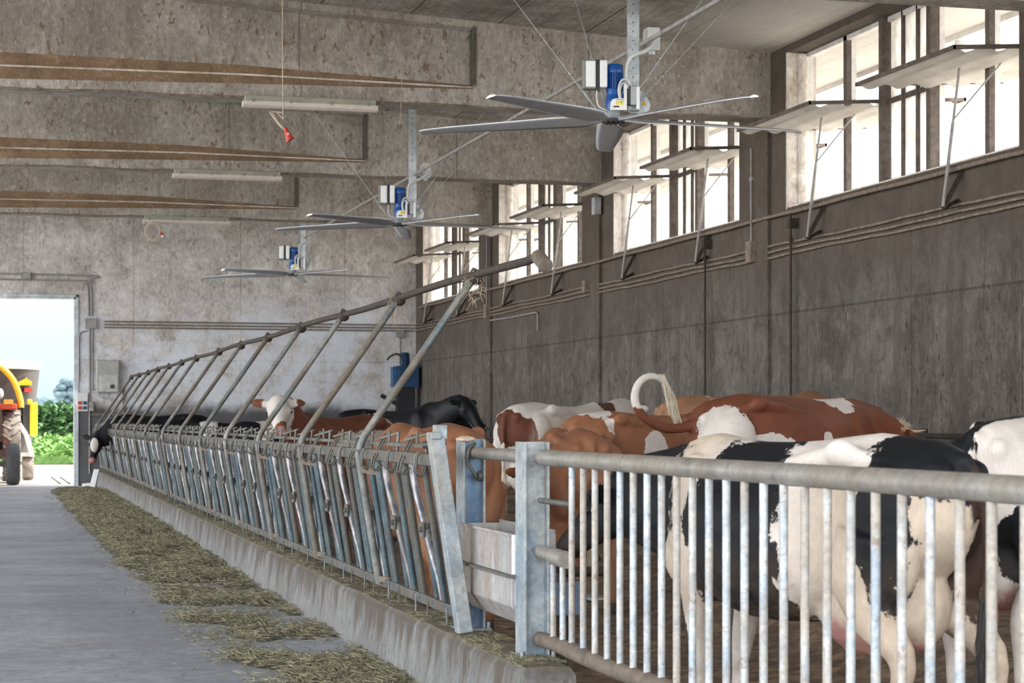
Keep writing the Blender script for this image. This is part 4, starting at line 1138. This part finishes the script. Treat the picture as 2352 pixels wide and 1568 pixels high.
# black and white cow cut by the right edge
cow('edge', (*place((4.66, 8.85), 33, 1.03), .15), 33, 1.03, 'white',
    [(-.1, .10, 1.45, 1.2, .15, .2, 'black', .03, .4), (-.86, .17, 1.25, .25, .19, .3, 'black', .03, .3), (-.40, -.30, 1.10, .42, .18, .24, 'black', .03, .4), (-.72, -.2, .85, .12, .2, .26, 'black', .03, .4), (.7, 0, .9, .35, .5, .4, 'black', .03, .6)],
    vox=.016, dirt=.4, legs=(.0, -.05, 0, 0), label='black and white cow cut off by the right edge of the picture')
# big red cow, back arched, tail raised
cow('red', place((5.22, 14.4), 14, .99), 14, .99, 'red',
    [(-1.36, 0, 1.50, .16, .2, .16, 'white', .03, .3), (-1.2, 0, 1.60, .2, .2, .14, 'white', .03, .3), (-.70, -.20, 1.17, .20, .35, .19, 'white', .03, .8), (-.35, -.3, 1.08, .17, .2, .07, 'white', .03, 1.2), (.40, -.05, 1.50, .17, .25, .20, 'white', .03, .7), (.16, -.35, 1.12, .05, .1, .05, 'white', .03, .8), (.05, -.3, 1.42, .035, .1, .035, 'white', .03, .5)],
    poll=(1.12, -.02, 1.20), hd=(.75, -.1, -.65), arch=.05, tr=1.5, vox=.016, dirt=.2, horns=True, hair=M_tuftw, gloss=.42,
    tail=[(-.86, 0, 1.24), (-.98, .0, 1.20), (-1.16, 0, 1.20), (-1.34, 0, 1.29), (-1.41, 0, 1.41), (-1.38, 0, 1.53), (-1.28, 0, 1.59), (-1.16, 0, 1.56), (-1.10, 0, 1.47)],
    label='big red cow in the middle with arched back and white-tipped tail raised in a curl')
# brown cow behind, rump beside the curled tail
cow('brown_far', place((6.5, 18.8), 25, 1.05), 25, 1.05, 'tan', [(-.35, -.1, 1.46, .06, .2, .07, 'white', .03, .8), (.4, -.3, 1.2, .05, .2, .04, 'white', .03, .8)], vox=.022, label='light brown cow standing right behind the curled tail, near the wall')
# red cow with white patches
cow('patched', place((4.95, 16.9), 13, .93), 13, .93, 'brown',
    [(-.62, -.05, 1.45, .22, .25, .09, 'white', .03, .9), (-.55, -.25, 1.30, .05, .2, .12, 'white', .03, .8), (-.08, -.35, 1.10, .12, .2, .14, 'white', .03, .8), (.2, -.35, 1.03, .22, .2, .06, 'white', .03, 1.2)],
    vox=.02, legs=(0,0,0,0), poll=(1.25, .1, 1.2), label='reddish brown cow with small white patches, between the white cow and the curled tail')
# white cow seen from behind
cow('white', place((5.02, 19.3), 38, 1.0), 38, 1.0, 'white',
    [(-.92, -.02, 1.18, .14, .16, .20, 'dkred', .04, .6), (-.84, -.22, .95, .16, .12, .32, 'dkred', .04, .5), (.75, 0, 1.40, .14, .3, .12, 'dkred', .03, .6), (-.1, -.3, 1.0, .6, .2, .3, 'cream', .4, .3)],
    vox=.02, dirt=.25, udder=1.1, label='mostly white cow with red-brown rear, tail hanging beside its leg')
# brown cow with udder seen from behind
cow('udder', place((4.33, 14.2), 84, .97), 84, .97, 'brown',
    [(-.3, -.05, 1.45, .25, .05, .06, 'white', .03, .9), (.2, -.15, 1.35, .35, .16, .12, 'white', .03, .5), (-.86, 0, .82, .12, .22, .28, 'tan', .3, .4)],
    vox=.018, udder=1.15, poll=(1.2, .1, 1.1), hd=(.7, .1, -.7), label='light brown cow seen from behind, full pink udder, just right of the gate post')
# brown cow behind the trough
cow('trough', place((3.13, 13.1), 96, 1.0), 96, 1.0, 'brown', [(-.4, 0, .7, .6, .5, .25, 'tan', .4, .5)], vox=.016, poll=(1.2, .05, 1.15), hd=(.7, .2, -.7), tuft=M_tuftr, gloss=.42, dirt=.15,
    tail=[(-.88, 0, 1.31), (-.93, .02, 1.24), (-.94, .06, 1.05), (-.92, .07, .80), (-.91, .07, .60)], label='smooth brown cow standing behind the water trough, rump to the camera')
# black cow facing right by the wall
cow('black', (6.0, 28.9), -58, 1.0, 'black', [(-.60, -.20, 1.34, .24, .22, .13, 'white', .03, .6)], vox=.022, pitch=7, poll=(1.36, 0, 1.40), hd=(.62, 0, -.78), tuft=M_tuftb, gloss=.4, nose='black', dirt=.05,
    label='black cow with a white rump patch facing right in front of the long wall')
# white faced red cow
hp_ = (1.22, .05, 1.60)
cow('whiteface', (3.98, 22.93), -135, 1.06, 'red', [(-.1, .25, 1.1, .6, .2, .15, 'white', .03, .6), (-.75, .1, 1.35, .1, .16, .1, 'white', .03, .8), (1.36, .1, 1.48, .30, .19, .32, 'white', .04, .3)], vox=.02,
    poll=hp_, hd=(.62, .52, -.58), nose='pink', label='red cow with a white face looking over the headlocks')
cow('redrump', place((4.75, 25.7), 105, .98), 105, .98, 'red', [(-.7, -.1, 1.4, .2, .16, .09, 'white', .03, .9), (.2, 0, 1.3, .3, .4, .2, 'white', .03, .8)], vox=.03, label='red and white cow whose rump shows left of the black cow')
cow('black_far', place((6.5, 37.6), 4, 1.02), 4, 1.02, 'black', [], vox=.03, tuft=M_tuftb, dirt=.05, label='black cow in shade by the end wall, behind the other black cow')
cow('farA', (4.2, 44.4), 178, 1.0, 'white', [(.1, 0, 1.2, .26, .5, .4, 'black', .03, .6), (1.0, 0, 1.1, .35, .4, .5, 'black', .03, .5)], vox=.03, poll=(1.2, 0, 1.15), hd=(.6, 0, -.8), label='black and white cow farthest but one along the feed fence, only its back showing')
cow('farB', (4.5, 36.4), 176, 1.0, 'black', [(-.15, 0, 1.3, .36, .5, .35, 'white', .03, .6), (.62, 0, 1.3, .16, .5, .35, 'white', .03, .6)], vox=.03, poll=(1.2, 0, 1.15), hd=(.6, 0, -.8), label='black cow with a white saddle, back showing above the middle of the headlock row')
cow('farC', (4.5, 30.8), 174, 1.0, 'black', [(.3, 0, 1.3, .14, .5, .35, 'white', .03, .8)], vox=.03, poll=(1.2, 0, 1.15), hd=(.6, 0, -.8), label='black cow with a white shoulder band, left of the white-faced cow')
cow('headout', (3.50, 41.9), 180, 1.1, 'black', [], vox=.02, poll=(1.20, .08, 1.02), hd=(.22, .50, -.80), up=(.2, .9, .5), nose='pink', headblobs=[(1.26, .24, .86, .075, .16, .15, 'white', .05, .2)],
    label='black cow with a white blaze putting its head out through the last headlocks')

#==OUTSIDE==
# ------------------------------------------------------------------ outside: ground, crops, trees, mixer wagon, tractor
N_ = NM('yard_sand'); c = N_.coord((1,1,1))
c_ = N_.ramp(N_.noise(c, .6, 6, .7), [(.35, (.50,.46,.39)), (.65, (.72,.68,.61))])
M_yard = N_.fin(c_, .9)
M = MB(); M.box((-400, YE+.05, -.4), (400, 1500, -.02)); M.box((-60, -60, -.4), (-9, YE+.05, -.02)); M.box((-9, -60, -.4), (400, -3, -.02)); M.box((XW+.42, -3, -.4), (400, YE+.05, -.02))
tag(M.build('ground_yard', M_yard), kind='structure')
N_ = NM('crop_green'); ta = N_.n('ShaderNodeAttribute'); ta.attribute_name = 'tint'
c_ = N_.mix(ta.outputs['Fac'], (.05,.125,.02), (.16,.30,.07))
N_.fin(c_, .6)
M_crop = N_.m
N_ = NM('maize_green'); ta = N_.n('ShaderNodeAttribute'); ta.attribute_name = 'tint'
c_ = N_.mix(ta.outputs['Fac'], (.02,.06,.02), (.10,.21,.075))
N_.fin(c_, .6); M_maize = N_.m
def leaves(name, n, box, zf, size, mat, label, cat, seed, kind='stuff', base=None):
    rg = random.Random(seed); V = []; F = []; T = []
    for i in range(n):
        x = rg.uniform(box[0], box[1]); y = box[2]+(box[3]-box[2])*rg.random()**1.3
        z = zf(rg)
        a = rg.uniform(0, 2*PI); e = rg.uniform(-.3, 1.0); l = size*rg.uniform(.6, 1.4)
        d = Vector((math.cos(a)*math.cos(e), math.sin(a)*math.cos(e), math.sin(e)))*l; s = Vector((-math.sin(a), math.cos(a), 0))*l*.16
        p = Vector((x, y, z)); b = len(V)
        V += [p, p+d*.5+s, p+d-Vector((0,0,l*.25)), p+d*.5-s]; F.append((b, b+1, b+2, b+3)); t = rg.random(); T += [t]*4
    if base:
        b = len(V); x0, x1, y0, y1, z1 = base
        V += [Vector(q) for q in ((x0,y0,0),(x1,y0,0),(x1,y1,0),(x0,y1,0),(x0,y0,z1),(x1,y0,z1),(x1,y1,z1),(x0,y1,z1))]
        F += [tuple(b+i for i in f) for f in ((4,5,6,7),(0,1,5,4),(1,2,6,5),(2,3,7,6),(3,0,4,7))]; T += [.15]*8
    me = bpy.data.meshes.new(name); me.from_pydata([tuple(v) for v in V], [], F)
    at = me.attributes.new('tint', 'FLOAT', 'POINT'); at.data.foreach_set('value', T)
    o = bpy.data.objects.new(name, me); C.objects.link(o); me.materials.append(mat)
    return tag(o, label, cat, kind=kind)
leaves('low_crop', 16000, (-6, 14, 73, 127), lambda r: r.uniform(.15, .55), .42, M_crop, 'low bright green crop in the field outside the doorway', 'crop', 3, base=(-40, 60, 73.5, 130, .28))
leaves('maize', 9000, (-6, 16, 132, 139), lambda r: r.uniform(.5, 2.35), .9, M_maize, 'tall dark green maize behind the low crop in the field', 'maize', 4, base=(-60, 90, 133, 300, 2.0))
N_ = NM('far_tree'); c = N_.coord(); c_ = N_.ramp(N_.noise(c, .6, 5, .7), [(.35, (.035,.065,.085)), (.65, (.085,.13,.155))]); M_tree = N_.fin(c_, .9)
for i, (x, y, r, h) in enumerate(((9.0, 360, 4.2, 4.6), (12.3, 400, 3.6, 5.2), (15.2, 385, 3.5, 8.3), (18.4, 405, 3.6, 5.8), (20.2, 372, 3.0, 4.8), (3.0, 425, 4.2, 4.4), (27.5, 400, 4.5, 5.5))):
    root = empty('tree', (x, y, 0), label='distant hazy ' + ['bushy tree just right of the mixer wagon', 'tree, second from the mixer wagon', 'tall round tree, tallest behind the maize', 'broad tree right of the tallest tree', 'small tree next to the door edge', 'tree mostly hidden behind the mixer wagon', 'tree at the right end, behind the door jamb'][i], cat='tree', group='trees on the horizon')
    M = MB(); rg = random.Random(i)
    for k in range(60):
        rr = r*rg.uniform(.10, .3); aa = rg.uniform(0, 2*PI); q = rg.random()**.5*.85
        M.ell((q*math.cos(aa)*r, rg.uniform(-.5,.5)*r, h*.78+q*math.sin(aa)*h*.34), (rr*1.2, rr, rr*.8), 7, 5)
    M.build('crown', M_tree, root)
    M = MB(); M.tube([(0,0,0), (0,0,h)], .35, 8); M.build('trunk', M_dkpipe, root)

# mixer wagon
M_wag = plain('wagon_grey', (.050,.042,.037), .6, .1, .2, 2)
M_wagw = plain('wagon_rim', (.72,.70,.66), .5, 0, .1)
M_yel = plain('yellow_paint', (.65,.42,.02), .4, 0, .08)
M_orange = plain('orange_red_paint', (.48,.06,.02), .4, 0, .15)
M_tyre = plain('dusty_tyre', (.20,.175,.15), .85, 0, .3, 8, .3)
M_tyreb = plain('black_tyre', (.045,.047,.05), .8, 0, .2, 8, .2)
p95 = at(95, 900, Y=56)
WX = p95.x
root = empty('mixer_wagon', (WX-1.35, 57.2, 0), label='grey feed mixer wagon with a pale rim, parked outside the doorway', cat='wagon')
M = MB(); rings = []
for z, hx, hy in ((.55, 1.02, 2.1), (.8, 1.10, 2.2), (2.2, 1.24, 2.4), (2.98, 1.33, 2.5)):
    rg = []
    for k in range(32):
        a = 2*PI*k/32; cx, sx_ = math.cos(a), math.sin(a)
        rg.append(Vector((hx*math.copysign(abs(cx)**.45, cx), hy*math.copysign(abs(sx_)**.6, sx_), z)))
    rings.append(rg)
M.rings(rings); M.build('hopper', M_wag, root)
M = MB(); rings = []
for z, k2 in ((2.94, 1.02), (3.05, 1.05), (3.16, .97), (3.2, .8)):
    rings.append([Vector((1.33*k2*math.copysign(abs(math.cos(2*PI*k/32))**.45, math.cos(2*PI*k/32)), 2.5*k2*math.copysign(abs(math.sin(2*PI*k/32))**.6, math.sin(2*PI*k/32)), z)) for k in range(32)])
M.rings(rings); M.build('rim', M_wagw, root)
M = MB(); M.box((1.02, -2.5, 1.17), (1.22, -2.32, 2.05)); M.box((.95, -2.5, 2.0), (1.08, -2.35, 2.14)); M.build('side_panel', M_yel, root, .03)
M = MB(); M.box((.84, -2.42, 1.2), (1.1, -1.7, 1.98)); M.build('recess', M_dark, root)
M = MB()
for k, (x, hgt) in enumerate(((.22, .12), (.29, .15), (.36, .18), (.43, .22), (.51, .17), (.58, .13))): M.prism([(x-.035, 2.78+.02), (x+.035, 2.78), (x+.04, 2.78+hgt-.02), (x, 2.78+hgt), (x-.04, 2.8+hgt*.7)], 1, -2.50, -2.47)
for v_ in range(len(M.v)): M.v[v_] = (M.v[v_][0]*.8+.58, M.v[v_][1]+(.1 if M.v[v_][1] < -2.48 else .32), M.v[v_][2]-.28)
M.build('yellow_lettering', M_yel, root)
M = MB(); M.box((.88, -2.40, 2.33), (1.08, -2.1, 2.44)); M.build('red_badge', M_red, root)
M = MB(); M.box((.4, -2.7, .62), (1.12, -2.3, .72)); M.bar((1.08, -2.6, .62), (.92, -2.6, 1.2), .12, .3, (0,1,0)); M.bar((.92, -2.6, 1.2), (.62, -2.6, 1.66), .12, .3, (0,1,0)); M.build('drawbar_frame', M_wagw, root, .02)
M = MB(); M.box((.62, -2.0, .5), (1.05, 2.2, .6)); M.build('lower_rim', M_wagw, root)
for sgn in (1, -1):
    M = MB(); M.tube([(-.15, 0, 0), (-.12, 0, 0), (.12, 0, 0), (.15, 0, 0)], [.30, .34, .34, .30], 24)
    o = M.build('wheel', M_tyre, root); o.location = (.97*sgn, -2.4, .33)
# tractor
T0 = at(25, 900, Y=52.6)
root = empty('tractor', (T0.x-.9, 52.9, 0), label='red tractor with yellow guard bar and lugged tyre, cut off by the left edge', cat='tractor')
def lug_wheel(r, wd, mat):
    M = MB(); M.tube([(-wd/2, 0, 0), (-wd/2+.04, 0, 0), (wd/2-.04, 0, 0), (wd/2, 0, 0)], [r*.9, r*.96, r*.96, r*.9], 36)
    for k in range(20):
        for s_ in (-1, 1):
            a = 2*PI*(k+(.5 if s_ > 0 else 0))/20; a2 = a+.16
            p = Vector((s_*.01, math.cos(a2)*r*.97, math.sin(a2)*r*.97)); q = Vector((s_*wd/2, math.cos(a-.02)*r*.95, math.sin(a-.02)*r*.95))
            M.bar(p, q, .05, .06, (0, math.cos(a), math.sin(a)))
    return M
o = lug_wheel(.93, .44, M_tyre).build('rear_wheel', M_tyre, root); o.location = (.92, 0, .93)
M = MB(); rr = .52
M.tube([(-.17, 0, 0), (-.15, 0, 0), (-.05, 0, 0), (.05, 0, 0), (.15, 0, 0), (.17, 0, 0)], [.42, .50, .52, .52, .50, .42], 28)
o = M.build('front_wheel', M_tyreb, root); o.location = (.93, -1.9, .50)
M = MB(); M.tube(curve([(.15, -.5, 3.12), (.62, -.5, 2.95), (.95, -.5, 2.6), (1.12, -.5, 2.15), (1.15, -.5, 1.9)], 8), .075, 8)
M.build('guard_bar', M_yel, root)
M = MB(); M.box((-.9, -1.0, .6), (.55, 1.2, 1.35)); M.box((-.6, -2.4, .8), (.35, -.9, 1.6)); M.box((.3, -.75, 1.2), (.62, -.3, 2.55)); M.box((.3, -.7, 1.85), (1.05, .6, 2.0)); M.build('body', M_orange, root, .03)
M = MB(); M.box((-.7, -.7, 1.4), (.3, .9, 2.6)); M.build('cab', M_dark, root, .05)
M = MB(); M.box((-.8, -.8, 2.6), (.4, 1, 2.75)); M.build('roof', M_orange, root, .04)
M = MB(); M.ell((.62, -.8, 2.25), (.1,.08,.14)); M.bar((.45, -.8, 2.4), (.62, -.8, 2.3), .04, .04); M.build('work_light', M_lightgrey, root)
M = MB(); M.box((.72, -.8, 1.98), (.95, -.6, 2.1)); M.build('indicator', plain('amber_lens', (.8,.28,.03), .4), root, .01)
M = MB(); M.bar((0, -1.9, .5), (.9, -1.9, .5), .12, .14); M.bar((0, 0, .93), (.9, 0, .93), .2, .2); M.bar((-.2, -1.9, .55), (-.2, 0, .9), .3, .3); M.build('axle', M_dark, root)
M = MB(); M.tube([(-.22-1.0, 0, .93), (.22-1.0, 0, .93)], .93, 24); M.build('rear_wheel', M_tyre, root)
# drain grate lines on the yard
for k in range(2):
    a = at(118+20*k, 1094, Z=.001); b = at(138+22*k, 1109, Z=.001)
    M = MB(); M.bar((a.x, a.y, -.01), (b.x, b.y, -.01), .05, .02)
    tag(M.build('ground_groove', M_dark), 'dark groove in the yard, ' + ('left' if k == 0 else 'right') + ' of the two before the doorway', 'groove')

# puddle on the pen floor
p = at(1440, 1362, Z=.185)
M = MB(); rg = random.Random(4)
poly = [(p.x+(.42+.12*mn.noise(Vector((k*.7, 0, 2))))*math.cos(2*PI*k/28), p.y+(.55+.2*mn.noise(Vector((k*.9, 3, 1))))*math.sin(2*PI*k/28)) for k in range(28)]
M.prism(poly, 2, .16, .183)
tag(M.build('puddle', M_water), 'small shiny puddle on the brown pen floor behind the gate bars', 'puddle')
